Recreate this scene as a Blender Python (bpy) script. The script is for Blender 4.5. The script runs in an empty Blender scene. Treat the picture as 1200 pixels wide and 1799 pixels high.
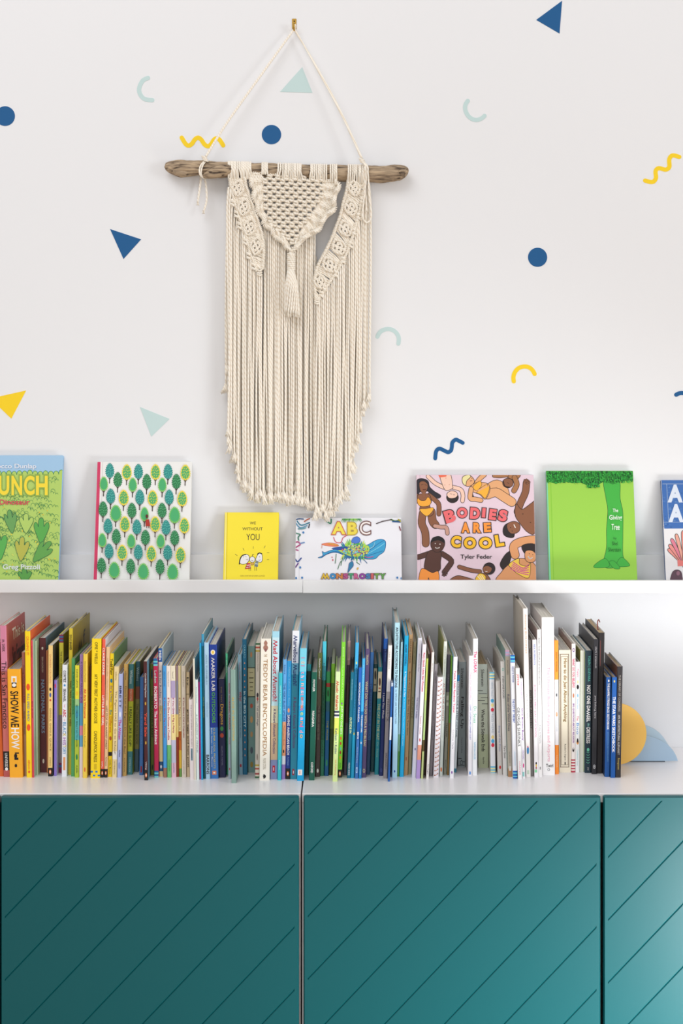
import bpy, math, random
from mathutils import Vector, Matrix

# ------------------------------------------------------------------ camera
random.seed(7)
scene = bpy.context.scene
COL = scene.collection
CAM_Y, CAM_Z, FPX = -3.28, 1.586, 2900.0
VX, VY = 620.0, 650.0                      # principal point of the level lens in the 1200x1799 frame
cam_data = bpy.data.cameras.new('camera')
cam = bpy.data.objects.new('camera', cam_data)
COL.objects.link(cam)
cam.location = (0, CAM_Y, CAM_Z)
cam.rotation_euler = (math.radians(90), 0, 0)
cam_data.sensor_fit = 'AUTO'
cam_data.sensor_width = 36
cam_data.lens = FPX / 1799 * 36
cam_data.shift_x = -(VX - 600) / 1799
cam_data.shift_y = -(899.5 - VY) / 1799
cam_data.clip_start = 0.05
scene.camera = cam

# ------------------------------------------------------------------ light
world = bpy.data.worlds.new('room_light')
scene.world = world
world.use_nodes = True
wb = world.node_tree.nodes['Background']
wb.inputs['Color'].default_value = (1.0, 0.965, 0.935, 1)
wb.inputs['Strength'].default_value = 0.58

def area(name, loc, target, sx, sy, power, color):
    l = bpy.data.lights.new(name, 'AREA')
    l.shape = 'RECTANGLE'; l.size = sx; l.size_y = sy
    l.energy = power; l.color = color
    o = bpy.data.objects.new(name, l)
    COL.objects.link(o)
    o.location = loc
    o.rotation_euler = (Vector(target) - Vector(loc)).to_track_quat('-Z', 'Y').to_euler()
    return o
area('skylight_daylight', (-1.3, -2.0, 4.2), (-0.4, 0.42, 1.7), 2.4, 1.6, 46, (0.99, 0.99, 1.0))
area('window_daylight', (3.3, -2.1, 2.0), (-0.4, 0.42, 1.6), 1.0, 1.3, 34, (0.97, 0.985, 1.0))
area('front_fill_light', (0.2, -5.8, 1.5), (0.0, 0.42, 1.0), 2.6, 1.4, 34, (0.95, 0.975, 1.0))  # unseen fill lamp added to brighten the wall under the ledge
area('floor_bounce_fill', (1.45, -0.75, 0.20), (0.95, 0.0, 0.10), 1.2, 0.4, 22, (0.95, 0.985, 1.0)).data.spread = math.radians(110)  # added low lamp standing in for sunlit floor bounce on the right doors

scene.view_settings.view_transform = 'Standard'
scene.view_settings.look = 'None'
scene.view_settings.gamma = 1
scene.view_settings.use_curve_mapping = False
scene.view_settings.exposure = 0.0

# ------------------------------------------------------------------ helpers
def lin(c):
    return tuple((v / 12.92 if v <= 0.04045 else ((v + 0.055) / 1.055) ** 2.4) for v in c)
def hexc(h):
    return lin(tuple(int(h[i:i + 2], 16) / 255 for i in (0, 2, 4)))
def W(px, py, y):
    """the point of the vertical plane at depth y that the lens shows at (px, py)"""
    d = y - CAM_Y
    return Vector(((px - VX) * d / FPX, y, CAM_Z - (py - VY) * d / FPX))

MATS = {}
def mat(h, rough=0.5, spec=0.35):
    key = (h, rough, spec)
    if key in MATS: return MATS[key]
    m = bpy.data.materials.new('mat_' + h)
    m.use_nodes = True
    b = m.node_tree.nodes['Principled BSDF']
    b.inputs['Base Color'].default_value = (*hexc(h), 1)
    b.inputs['Roughness'].default_value = rough
    b.inputs['Specular IOR Level'].default_value = spec
    MATS[key] = m
    return m

def node_mat(name, rough=0.5, spec=0.35):
    m = bpy.data.materials.new(name)
    m.use_nodes = True
    nt = m.node_tree
    b = nt.nodes['Principled BSDF']
    b.inputs['Roughness'].default_value = rough
    b.inputs['Specular IOR Level'].default_value = spec
    return m, nt, b
def N(nt, typ, **kw):
    n = nt.nodes.new(typ)
    for k, v in kw.items():
        if k in n.inputs: n.inputs[k].default_value = v
        else: setattr(n, k, v)
    return n
def bump(nt, b, src, strength, dist):
    bp = N(nt, 'ShaderNodeBump'); bp.inputs['Strength'].default_value = strength
    bp.inputs['Distance'].default_value = dist
    nt.links.new(src, bp.inputs['Height']); nt.links.new(bp.outputs['Normal'], b.inputs['Normal'])
def coords(nt, scale):
    tc = N(nt, 'ShaderNodeTexCoord'); mp = N(nt, 'ShaderNodeMapping')
    mp.inputs['Scale'].default_value = scale
    nt.links.new(tc.outputs['Object'], mp.inputs['Vector'])
    return mp.outputs['Vector']

def wall_paint(name, h, bs=0.12):
    m, nt, b = node_mat(name, 0.7, 0.2)
    b.inputs['Base Color'].default_value = (*hexc(h), 1)
    n = N(nt, 'ShaderNodeTexNoise'); n.inputs['Scale'].default_value = 160; n.inputs['Detail'].default_value = 3
    nt.links.new(coords(nt, (1, 1, 1)), n.inputs['Vector'])
    bump(nt, b, n.outputs['Fac'], bs, 0.0006)
    return m
M_WALL = wall_paint('white_wall_paint', 'ECEDF0')
M_CEIL = wall_paint('ceiling_paint', 'F4F3F2')

def lacquer(name, h, rough, spec):
    m, nt, b = node_mat(name, rough, spec)
    b.inputs['Base Color'].default_value = (*hexc(h), 1)
    n = N(nt, 'ShaderNodeTexNoise'); n.inputs['Scale'].default_value = 420; n.inputs['Detail'].default_value = 2
    nt.links.new(coords(nt, (1, 1, 1)), n.inputs['Vector'])
    bump(nt, b, n.outputs['Fac'], 0.06, 0.0002)
    return m
M_WHITE = lacquer('white_lacquer', 'EDEDEF', 0.42, 0.4)
M_TOP = lacquer('white_foil_top', 'ECEAEC', 0.30, 0.45)
M_TEAL = lacquer('teal_lacquer', '04565C', 0.34, 0.42)

def floor_wood():
    m, nt, b = node_mat('oak_floor', 0.45, 0.4)
    br = N(nt, 'ShaderNodeTexBrick')
    br.inputs['Color1'].default_value = (*hexc('B99A74'), 1); br.inputs['Color2'].default_value = (*hexc('A98A66'), 1)
    br.inputs['Mortar'].default_value = (*hexc('6B543B'), 1); br.inputs['Mortar Size'].default_value = 0.004
    br.inputs['Scale'].default_value = 1.0; br.inputs['Brick Width'].default_value = 1.4; br.inputs['Row Height'].default_value = 0.13
    nt.links.new(coords(nt, (1, 1, 1)), br.inputs['Vector'])
    nt.links.new(br.outputs['Color'], b.inputs['Base Color'])
    return m

def paper_mat():
    m, nt, b = node_mat('page_paper', 0.8, 0.1)
    n = N(nt, 'ShaderNodeTexNoise'); n.inputs['Scale'].default_value = 1.0; n.inputs['Detail'].default_value = 2
    nt.links.new(coords(nt, (2600, 6, 6)), n.inputs['Vector'])
    r = N(nt, 'ShaderNodeValToRGB')
    r.color_ramp.elements[0].position = 0.3; r.color_ramp.elements[0].color = (*hexc('A8A29A'), 1)
    r.color_ramp.elements[1].position = 0.6; r.color_ramp.elements[1].color = (*hexc('DEDAD2'), 1)
    nt.links.new(n.outputs['Fac'], r.inputs['Fac']); nt.links.new(r.outputs['Color'], b.inputs['Base Color'])
    return m
M_PAPER = paper_mat()

def kraft_mat():
    m, nt, b = node_mat('aged_paper', 0.85, 0.1)
    n = N(nt, 'ShaderNodeTexNoise'); n.inputs['Scale'].default_value = 1.0
    nt.links.new(coords(nt, (2600, 6, 6)), n.inputs['Vector'])
    r = N(nt, 'ShaderNodeValToRGB')
    r.color_ramp.elements[0].position = 0.3; r.color_ramp.elements[0].color = (*hexc('9A8468'), 1)
    r.color_ramp.elements[1].position = 0.65; r.color_ramp.elements[1].color = (*hexc('CDB898'), 1)
    nt.links.new(n.outputs['Fac'], r.inputs['Fac']); nt.links.new(r.outputs['Color'], b.inputs['Base Color'])
    return m
M_KRAFT = kraft_mat()

def cord_mat():
    m, nt, b = node_mat('cotton_cord', 0.9, 0.1)
    v = coords(nt, (1, 1, 0.55))
    w = N(nt, 'ShaderNodeTexWave'); w.bands_direction = 'DIAGONAL'
    w.inputs['Scale'].default_value = 95; w.inputs['Distortion'].default_value = 0.6
    nt.links.new(v, w.inputs['Vector'])
    r = N(nt, 'ShaderNodeValToRGB')
    r.color_ramp.elements[0].color = (*hexc('EDE1CF'), 1); r.color_ramp.elements[1].color = (*hexc('FBF5EA'), 1)
    r.color_ramp.elements[1].position = 0.6
    nt.links.new(w.outputs['Fac'], r.inputs['Fac']); nt.links.new(r.outputs['Color'], b.inputs['Base Color'])
    bump(nt, b, w.outputs['Fac'], 0.35, 0.0005)
    b.inputs['Sheen Weight'].default_value = 0.25
    return m
M_CORD = cord_mat()

def drift_mat():
    m, nt, b = node_mat('driftwood', 0.85, 0.15)
    n = N(nt, 'ShaderNodeTexNoise'); n.inputs['Scale'].default_value = 1.0; n.inputs['Detail'].default_value = 6
    n.inputs['Distortion'].default_value = 0.5
    nt.links.new(coords(nt, (22, 150, 210)), n.inputs['Vector'])
    r = N(nt, 'ShaderNodeValToRGB')
    e = r.color_ramp.elements
    e[0].position = 0.33; e[0].color = (*hexc('51463E'), 1)
    e[1].position = 0.70; e[1].color = (*hexc('C9B193'), 1)
    x = e.new(0.44); x.color = (*hexc('94816C'), 1)
    x = e.new(0.55); x.color = (*hexc('B09B82'), 1)
    nt.links.new(n.outputs['Fac'], r.inputs['Fac']); nt.links.new(r.outputs['Color'], b.inputs['Base Color'])
    bump(nt, b, n.outputs['Fac'], 0.9, 0.003)
    return m
M_DRIFT = drift_mat()

def metal(name, h, rough):
    m, nt, b = node_mat(name, rough, 0.5)
    b.inputs['Base Color'].default_value = (*hexc(h), 1); b.inputs['Metallic'].default_value = 1
    return m
M_BRASS = metal('brass', 'C9A04E', 0.3)
M_COPPER = metal('copper_wire', 'C98A6C', 0.3)

class MB:
    """collects faces, then links them as ONE mesh object"""
    def __init__(s): s.v = []; s.f = []; s.m = []; s.mats = []; s.sm = []
    def mi(s, m):
        if m not in s.mats: s.mats.append(m)
        return s.mats.index(m)
    def add(s, verts, faces, m, smooth=False):
        k = len(s.v); s.v += [tuple(v) for v in verts]; i = s.mi(m)
        for f in faces:
            s.f.append([k + a for a in f]); s.m.append(i); s.sm.append(smooth)
    def box(s, x0, x1, y0, y1, z0, z1, m, shear=0.0):
        vs = [(x + shear * z, y, z) for z in (z0, z1) for (x, y) in ((x0, y0), (x1, y0), (x1, y1), (x0, y1))]
        s.add(vs, [(3, 2, 1, 0), (4, 5, 6, 7), (0, 1, 5, 4), (1, 2, 6, 5), (2, 3, 7, 6), (3, 0, 4, 7)], m)
    def bbox(s, x0, x1, y0, y1, z0, z1, m, c=0.0015):
        """box with chamfered edges along every side"""
        vs = []
        for (z, i) in ((z0, c), (z0 + c, 0), (z1 - c, 0), (z1, c)):
            a, b_, d, e = x0 + i, x1 - i, y0 + i, y1 - i
            cc = c
            vs += [(a + cc, d, z), (b_ - cc, d, z), (b_, d + cc, z), (b_, e - cc, z), (b_ - cc, e, z), (a + cc, e, z), (a, e - cc, z), (a, d + cc, z)]
        fs = [tuple(range(7, -1, -1)), tuple(range(24, 32))]
        for l in range(3):
            for k in range(8):
                n = (k + 1) % 8
                fs.append((l * 8 + k, l * 8 + n, l * 8 + 8 + n, l * 8 + 8 + k))
        s.add(vs, fs, m)
    def tube(s, pts, r, m, sides=8, cap=True):
        pts = [Vector(p) for p in pts]; n = len(pts)
        rs = r if isinstance(r, (list, tuple)) else [r] * n
        vs = []; up = None
        for i, p in enumerate(pts):
            t = (pts[min(i + 1, n - 1)] - pts[max(i - 1, 0)])
            if t.length < 1e-9: t = Vector((0, 0, 1))
            t.normalize()
            if up is None:
                up = Vector((0, 1, 0)) if abs(t.y) < 0.9 else Vector((1, 0, 0))
            up = (up - t * up.dot(t))
            if up.length < 1e-6: up = t.orthogonal()
            up.normalize(); sd = t.cross(up)
            for k in range(sides):
                a = 2 * math.pi * k / sides
                vs.append(p + (up * math.cos(a) + sd * math.sin(a)) * rs[i])
        fs = []
        for i in range(n - 1):
            for k in range(sides):
                k2 = (k + 1) % sides
                fs.append((i * sides + k, i * sides + k2, (i + 1) * sides + k2, (i + 1) * sides + k))
        if cap:
            fs.append(tuple(range(sides - 1, -1, -1))); fs.append(tuple(range((n - 1) * sides, n * sides)))
        s.add(vs, fs, m, True)
    def prism_y(s, outline, y0, y1, m, side=None):
        """outline of (x, z) points, thick from y0 (front) to y1 (back)"""
        n = len(outline)
        vs = [(x, y0, z) for x, z in outline] + [(x, y1, z) for x, z in outline]
        s.add(vs, [tuple(range(n)), tuple(range(2 * n - 1, n - 1, -1))], m)
        s.add(vs, [(i, (i + 1) % n, n + (i + 1) % n, n + i)[::-1] for i in range(n)], side or m)
    def obj(s, name, parent=None, loc=(0, 0, 0)):
        me = bpy.data.meshes.new(name)
        me.from_pydata(s.v, [], s.f); me.update()
        for m in s.mats: me.materials.append(m)
        me.polygons.foreach_set('material_index', s.m)
        me.polygons.foreach_set('use_smooth', s.sm)
        o = bpy.data.objects.new(name, me); COL.objects.link(o)
        o.location = loc
        if parent: o.parent = parent
        return o

def tag(o, label=None, cat=None, group=None, kind=None):
    if label: o['label'] = label
    if cat: o['category'] = cat
    if group: o['group'] = group
    if kind: o['kind'] = kind
    return o
def thing(name, loc, label, cat, group=None):
    o = bpy.data.objects.new(name, None); COL.objects.link(o)
    o.location = loc; o.empty_display_size = 0.02
    return tag(o, label, cat, group)

# lettering -------------------------------------------------------------
TXT = {}
def raw_glyph(text, bold, res):
    key = (text, bold, res)
    if key not in TXT:
        c = bpy.data.curves.new('lettering', 'FONT')
        c.body = text; c.size = 1; c.resolution_u = res; c.offset = bold; c.fill_mode = 'FRONT'
        o = bpy.data.objects.new('lettering', c); COL.objects.link(o)
        me = bpy.data.meshes.new_from_object(o)
        TXT[key] = ([tuple(x.co) for x in me.vertices], [tuple(p.vertices) for p in me.polygons])
        bpy.data.objects.remove(o); bpy.data.curves.remove(c); bpy.data.meshes.remove(me)
    return TXT[key]
def advance(ch):
    right = lambda s: max(p[0] for p in raw_glyph(s, 0.0, 2)[0])
    return right(ch + 'I') - right('I')
WORDS = {}
def glyphs(text, bold, res=2):
    """vertices, faces and extent of a line of lettering"""
    key = (text, bold, res)
    if key not in WORDS:
        V, F, x = [], [], 0.0
        for ch in text:
            if ch != ' ':
                v, f = raw_glyph('W' if ch == 'M' else ch, bold, res)
                if ch == 'M':          # the outlined M of the built-in face does not fill cleanly
                    lo = min(p[1] for p in v); hi = max(p[1] for p in v)
                    v = [(p[0], lo + hi - p[1], 0) for p in v]; f = [q[::-1] for q in f]
                k = len(V); V += [(p[0] + x, p[1], 0) for p in v]; F += [tuple(k + q for q in g) for g in f]
            x += advance('W' if ch == 'M' else ch)
        WORDS[key] = (V, F, (min(p[0] for p in V), max(p[0] for p in V), min(p[1] for p in V), max(p[1] for p in V)))
    return WORDS[key]

# outlines --------------------------------------------------------------
def catmull(pts, closed=True, k=6):
    n = len(pts); out = []
    rng = range(n) if closed else range(n - 1)
    for i in rng:
        if closed: p = [pts[(i + j - 1) % n] for j in range(4)]
        else: p = [pts[min(max(i + j - 1, 0), n - 1)] for j in range(4)]
        for q in range(k):
            t = q / k
            out.append(tuple(0.5 * (2 * p[1][a] + (p[2][a] - p[0][a]) * t + (2 * p[0][a] - 5 * p[1][a] + 4 * p[2][a] - p[3][a]) * t * t
                       + (3 * p[1][a] - p[0][a] - 3 * p[2][a] + p[3][a]) * t ** 3) for a in range(len(pts[0]))))
    if not closed: out.append(tuple(pts[-1]))
    return out
def ribbon(pts, w, caps=True, closed=False):
    """outline of a round-ended stroke"""
    n = len(pts); L = []; R = []; h = w / 2
    for i, p in enumerate(pts):
        a = pts[(i - 1) % n] if (closed or i) else p
        b = pts[(i + 1) % n] if (closed or i < n - 1) else p
        dx, dy = b[0] - a[0], b[1] - a[1]; l = math.hypot(dx, dy) or 1
        nx, ny = -dy / l * h, dx / l * h
        L.append((p[0] + nx, p[1] + ny)); R.append((p[0] - nx, p[1] - ny))
    if closed: return L, R
    out = list(L)
    if caps:
        c = pts[-1]; a0 = math.atan2(L[-1][1] - c[1], L[-1][0] - c[0])
        out += [(c[0] + h * math.cos(a0 - math.pi * k / 6), c[1] + h * math.sin(a0 - math.pi * k / 6)) for k in range(1, 6)]
    out += R[::-1]
    if caps:
        c = pts[0]; a0 = math.atan2(R[0][1] - c[1], R[0][0] - c[0])
        out += [(c[0] + h * math.cos(a0 - math.pi * k / 6), c[1] + h * math.sin(a0 - math.pi * k / 6)) for k in range(1, 6)]
    return out

# ------------------------------------------------------------------ room
def slab(name, x0, x1, y0, y1, z0, z1, m):
    b = MB(); b.box(x0, x1, y0, y1, z0, z1, m)
    return tag(b.obj(name), kind='structure')
WALL = 0.42
slab('wall_back', -3.2, 3.2, WALL, WALL + 0.1, 0, 2.8, M_WALL)
slab('floor', -3.2, 3.2, -6.5, WALL, -0.1, 0, floor_wood())
slab('baseboard_back', -3.2, 3.2, WALL - 0.012, WALL, 0, 0.09, M_WHITE)

# ------------------------------------------------------------------ cabinets
TOPZ = 0.740
def clip(poly, a, b, c):
    """keep a*x + b*z <= c"""
    out = []
    for i, p in enumerate(poly):
        q = poly[(i + 1) % len(poly)]
        dp, dq = a * p[0] + b * p[1] - c, a * q[0] + b * q[1] - c
        if dp <= 0: out.append(p)
        if dp * dq < 0:
            t = dp / (dp - dq); out.append((p[0] + (q[0] - p[0]) * t, p[1] + (q[1] - p[1]) * t))
    return out
def door(x0, x1, z0, z1, parent):
    b = MB(); T = M_TEAL; c = 0.0022
    b.bbox(x0, x1, 0.0032, 0.018, z0, z1, T, c)
    # front skin: chamfered rim and a border, then boards between V grooves running up to the right
    ring = lambda i, y: [(x0 + i, y, z0 + i), (x1 - i, y, z0 + i), (x1 - i, y, z1 - i), (x0 + i, y, z1 - i)]
    lv = ring(0, 0.006) + ring(c, 0.0) + ring(0.0085, 0.0)
    fs = [(l * 4 + k, l * 4 + (k + 1) % 4, l * 4 + 4 + (k + 1) % 4, l * 4 + 4 + k) for l in range(2) for k in range(4)]
    b.add(lv, fs, T)
    i = 0.0085
    rect = [(x0 + i, z0 + i), (x1 - i, z0 + i), (x1 - i, z1 - i), (x0 + i, z1 - i)]
    kx = 1.05; gx, gd = 0.0023, 0.0018     # a groove line: z = kx*x + const  ->  s = x - z/kx
    s0 = x1 - 0.0075 - (z1 - i) / kx; sp = 0.1188
    ks = range(-6, 6)
    cuts = sorted(s0 + k * sp for k in ks)
    prev = -99
    for s in cuts + [99]:
        p = clip(clip(rect, 1, -1 / kx, s - gx), -1, 1 / kx, -(prev + gx))
        if len(p) > 2: b.add([(x, 0.0, z) for x, z in p], [tuple(range(len(p)))], T)
        if s < 98:
            for (lo, hi, ylo, yhi) in ((s - gx, s, 0.0, gd), (s, s + gx, gd, 0.0)):
                p = clip(clip(rect, 1, -1 / kx, hi), -1, 1 / kx, -lo)
                if len(p) > 2:
                    b.add([(x, ylo + (yhi - ylo) * ((x - z / kx) - lo) / (hi - lo), z) for x, z in p], [tuple(range(len(p)))], T)
        prev = s
    return b.obj('door', parent)
def cabinet(x0, x1, doors, label):
    t = thing('cabinet', (x0, 0, 0), label, 'cabinet', 'teal sideboard cabinets along the wall')
    b = MB(); w = x1 - x0
    b.bbox(0, w, 0.018, WALL - 0.001, TOPZ - 0.018, TOPZ, M_TOP, 0.001); b.obj('top_panel', t)
    b = MB()
    b.box(0, 0.016, 0.021, WALL - 0.014, 0.10, TOPZ - 0.018, M_WHITE); b.box(w - 0.016, w, 0.021, WALL - 0.014, 0.10, TOPZ - 0.018, M_WHITE)
    b.box(0.016, w - 0.016, 0.021, WALL - 0.014, 0.10, 0.116, M_WHITE)
    b.box(w / 2 - 0.008, w / 2 + 0.008, 0.09, WALL - 0.014, 0.116, TOPZ - 0.018, M_WHITE)
    b.obj('carcass', t)
    b = MB(); b.box(0, w, WALL - 0.018, WALL - 0.013, 0.10, TOPZ - 0.018, M_WHITE); b.obj('back_panel', t)
    for xx in (0.05, w - 0.05):
        for yy in (0.06, WALL - 0.06):
            b = MB(); b.tube([(xx, yy, 0), (xx, yy, 0.10)], 0.02, M_WHITE, 12); b.obj('leg', t)
    for a, c in doors:
        door(a - x0, c - x0, 0.098, 0.738, t)
cabinet(-1.302, -0.1045, ((-1.300, -0.7030), (-0.7000, -0.1075)), 'teal grooved cabinet with white top at left of the open seam')
cabinet(-0.1015, 1.0985, ((-0.0980, 0.4925), (0.4985, 1.0960)), 'teal grooved cabinet with white top at right of the open seam')

# ------------------------------------------------------------------ picture ledges
LY0, LZ0, LZ1, LFLOOR, LBACK = 0.300, 1.1025, 1.1300, 1.1145, 1.1735
def ledge(x0, x1, label, dz=0.0):
    t = thing('picture_ledge', (x0, LY0, LZ0 + dz), label, 'shelf', 'white picture ledges on the wall')
    w = x1 - x0; D = WALL - LY0
    b = MB(); b.bbox(0, w, 0, 0.012, 0, LZ1 - LZ0, M_WHITE, 0.0008); b.obj('front_lip', t)
    b = MB(); b.box(0, w, 0.012, D - 0.012, 0, LFLOOR - LZ0, M_WHITE); b.obj('shelf_board', t)
    b = MB(); b.bbox(0, w, D - 0.012, D - 0.0002, 0, LBACK - LZ0, M_WHITE, 0.0008); b.obj('back_rail', t)
ledge(-1.259, -0.1092, 'white picture ledge at left of the joint, under the yellow book')
ledge(-0.1085, 1.0415, 'white picture ledge at right of the joint, under the pink book', -0.0006)

# ------------------------------------------------------------------ wall stickers
NAVY, YEL, PALE = '1F5C92', 'FBD62A', 'C6DDDD'
def sticker(name, pts, color, label, w=None, cat='wall sticker', group=None):
    P = [W(x, y, WALL) for x, y in pts]
    q = [(p.x, p.z) for p in P]
    if w: q = ribbon(q, w * 3.70 / FPX)
    cx = sum(a for a, _ in q) / len(q); cz = sum(b for _, b in q) / len(q)
    b = MB(); b.prism_y([(x - cx, z - cz) for x, z in q], -0.0006, 0, mat(color, 0.55, 0.25))
    return tag(b.obj(name, loc=(cx, WALL - 0.0001, cz)), label, cat, group)
def circ(cx, cy, r): return [(cx + r * math.cos(2 * math.pi * k / 48), cy + r * math.sin(2 * math.pi * k / 48)) for k in range(48)]
G1, G2, G3, G4 = 'triangle wall stickers', 'round wall stickers', 'arc wall stickers', 'squiggle wall stickers'
sticker('triangle_sticker', [(942, 35), (987.5, 1.5), (983, 59)], NAVY, 'navy triangle sticker near the top right corner of the wall', group=G1)
sticker('triangle_sticker', [(531, 118), (492, 161.5), (549, 163)], PALE, 'pale mint triangle sticker between the two hanging cords', group=G1)
sticker('triangle_sticker', [(193.5, 402.5), (248, 420.5), (217, 455)], NAVY, 'navy triangle sticker left of the knotted wall hanging', group=G1)
sticker('triangle_sticker', [(46, 686), (-17, 700), (20, 735.5)], YEL, 'yellow triangle sticker above the leaf patterned book', group=G1)
sticker('triangle_sticker', [(246, 715), (298, 736), (266, 767)], PALE, 'pale mint triangle sticker above the tree patterned book', group=G1)
sticker('round_sticker', circ(9, 204, 17.3), NAVY, 'navy dot sticker cut off by the left edge of the photo', group=G2)
sticker('round_sticker', circ(477, 236.5, 17), NAVY, 'navy dot sticker inside the hanging cord, above the driftwood', group=G2)
sticker('round_sticker', circ(944.5, 452, 16.8), NAVY, 'navy dot sticker alone on the wall at right of the hanging', group=G2)
def sc(l, s, ox, oy, closed=False): return catmull([(ox + a / s, oy + b / s) for a, b in l], closed)
sticker('arc_sticker', sc([(918, 483), (884, 502), (863, 550), (873, 590), (900, 615), (945, 621)], 3.53, 0, 0), PALE, 'pale mint C shaped arc sticker at upper left', 7.4, group=G3)
sticker('arc_sticker', sc([(375, 295), (310, 400), (295, 530), (340, 670), (430, 790), (560, 860), (680, 865), (800, 815), (880, 745)], 17.14, 800, 160), PALE, 'pale mint U shaped arc sticker at upper right', 7.3, group=G3)
sticker('arc_sticker', sc([(225, 540), (290, 420), (400, 340), (530, 310), (660, 330), (780, 410), (855, 530), (870, 640), (855, 750)], 17.14, 650, 560), PALE, 'pale mint arch sticker right beside the cord fringe', 7.3, group=G3)
sticker('arc_sticker', sc([(340, 750), (330, 640), (370, 510), (470, 400), (600, 360), (730, 375), (830, 450), (890, 555)], 15, 880, 620), YEL, 'yellow arch sticker above the pink book', 7.4, group=G3)
sticker('arc_sticker', sc([(720, 940), (900, 850), (1100, 820), (1320, 850), (1520, 950), (1640, 1120)], 40, 1170, 670), NAVY, 'navy arch sticker cut off by the right edge of the photo', 7.2, group=G3)
sticker('squiggle_sticker', sc([(125, 225), (215, 370), (290, 410), (365, 365), (430, 270), (505, 225), (580, 270), (655, 380), (735, 425), (810, 380), (880, 275), (950, 240), (1015, 280), (1095, 405)], 13.33, 310, 225), YEL, 'yellow squiggle sticker behind the left hanging cord', 7.6, group=G4)
sticker('squiggle_sticker', sc([(965, 1120), (1010, 1129), (1032, 1105), (1030, 1062), (1050, 1043), (1092, 1052), (1115, 1035), (1115, 988), (1135, 964), (1177, 973)], 3.53, 860, 0), YEL, 'yellow squiggle sticker near the right edge of the photo', 7.4, group=G4)
sticker('squiggle_sticker', sc([(220, 755), (245, 570), (325, 497), (420, 530), (500, 570), (565, 592), (635, 545), (658, 450), (675, 335), (760, 262), (850, 295), (945, 345)], 15, 750, 755), NAVY, 'navy squiggle sticker above the pink book', 6.8, group=G4)

# ------------------------------------------------------------------ wall hook
hk = W(517, 44, WALL)
t = thing('wall_hook', hk, 'small brass picture hook holding the hanging cord', 'hook')
b = MB(); b.bbox(-0.0048, 0.0048, -0.0022, -0.0002, -0.009, 0.014, M_BRASS, 0.0006); b.obj('back_plate', t)
b = MB(); b.tube(catmull([(0, -0.002, -0.006), (0, -0.006, -0.012), (0, -0.014, -0.0150), (0, -0.020, -0.010), (0, -0.021, -0.002)], False, 4), 0.0020, M_BRASS, 10); b.obj('hook', t)
for z in (0.008, 0.002):
    b = MB(); b.tube([(0, -0.0022, z), (0, -0.0042, z)], 0.0016, mat('5A4424', 0.4), 10); b.obj('nail', t)

# ------------------------------------------------------------------ macrame wall hanging
MY = 0.388                       # depth of the knotted front
PX = (MY - CAM_Y) / FPX          # metres per photo pixel at that depth
mac_root = W(505, 300, MY)
mac = thing('macrame_wall_hanging', mac_root, 'cream knotted cotton wall hanging with long fringe on a driftwood stick', 'wall hanging')
def m(px, py, dy=0.0):
    return W(px, py, MY + dy) - mac_root
rod_prof = [(289, 292, 294), (291, 286.5, 299), (297, 284, 304), (308, 281.5, 309), (318, 280.5, 311), (332, 281.5, 309.5), (350, 282.5, 308.5), (365, 283, 310), (385, 284, 312),
            (402, 285, 311), (440, 286, 312), (480, 287.5, 313), (520, 289, 315), (560, 290, 317), (600, 290, 319), (640, 291, 320), (670, 291, 320.5), (690, 290, 319.5), (703, 290.5, 317.5), (712, 292, 312), (717, 295, 305), (718, 298, 301)]
def rod_at(x):
    for a, b_ in zip(rod_prof, rod_prof[1:]):
        if a[0] <= x <= b_[0]:
            t_ = (x - a[0]) / (b_[0] - a[0]); return a[1] + (b_[1] - a[1]) * t_, a[2] + (b_[2] - a[2]) * t_
    return 285, 315
RY = 0.0095                      # stick axis a little behind the knotted front
def rough(a, x, k): return 0.05 * math.sin(3 * a + x * 0.11 + k) + 0.035 * math.sin(7 * a - x * 0.053 + k * 2) + 0.02 * math.sin(13 * a + x * 0.3)
b = MB(); S = 28; vs = []; xs = [289, 290, 291.5, 294, 297, 302] + list(range(308, 700, 5)) + [703, 707, 711, 714, 716, 717.2, 718]
for x in xs:
    tp, bt = rod_at(x); r = (bt - tp) / 2 * PX; c = m(x, (tp + bt) / 2, RY)
    for k in range(S):
        a = 2 * math.pi * k / S; rr = r * (1 + rough(a, x, 1.3))
        vs.append((c.x, c.y + rr * math.cos(a) * 0.88, c.z + rr * math.sin(a)))
fs = [(i * S + k, i * S + (k + 1) % S, (i + 1) * S + (k + 1) % S, (i + 1) * S + k)[::-1] for i in range(len(xs) - 1) for k in range(S)]
fs += [tuple(range(S)), tuple(range((len(xs) - 1) * S, len(xs) * S))[::-1]]
b.add(vs, fs, M_DRIFT, True)
def lump(pts, rs): b.tube([m(*p) for p in pts], [r * PX for r in rs], M_DRIFT, 14)
lump(catmull([(356, 309.5, -0.002), (366, 307, -0.004), (380, 302, -0.006), (392, 299, -0.004), (408, 299, 0.004)], False, 4), [3 + 7.5 * min(1, k / 7) for k in range(17)])
lump([(300, 297, 0.002), (312, 303, -0.001), (322, 305, -0.001), (335, 303, 0.002)], [3, 6, 6, 3])
lump([(537, 301.5, 0.002), (537, 301.5, -0.009), (537, 301.5, -0.0135)], [9, 7.5, 5.5])
lump([(706, 303, 0.004), (707, 303, -0.006), (707, 303, -0.009)], [8, 6, 3.5])
b.obj('driftwood_stick', mac)

cr = 1.75 * PX                   # cord radius
def cord(b, pts, r=cr, sides=8, k=4): b.tube(catmull([tuple(p) for p in pts], False, k), r, M_CORD, sides)

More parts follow.
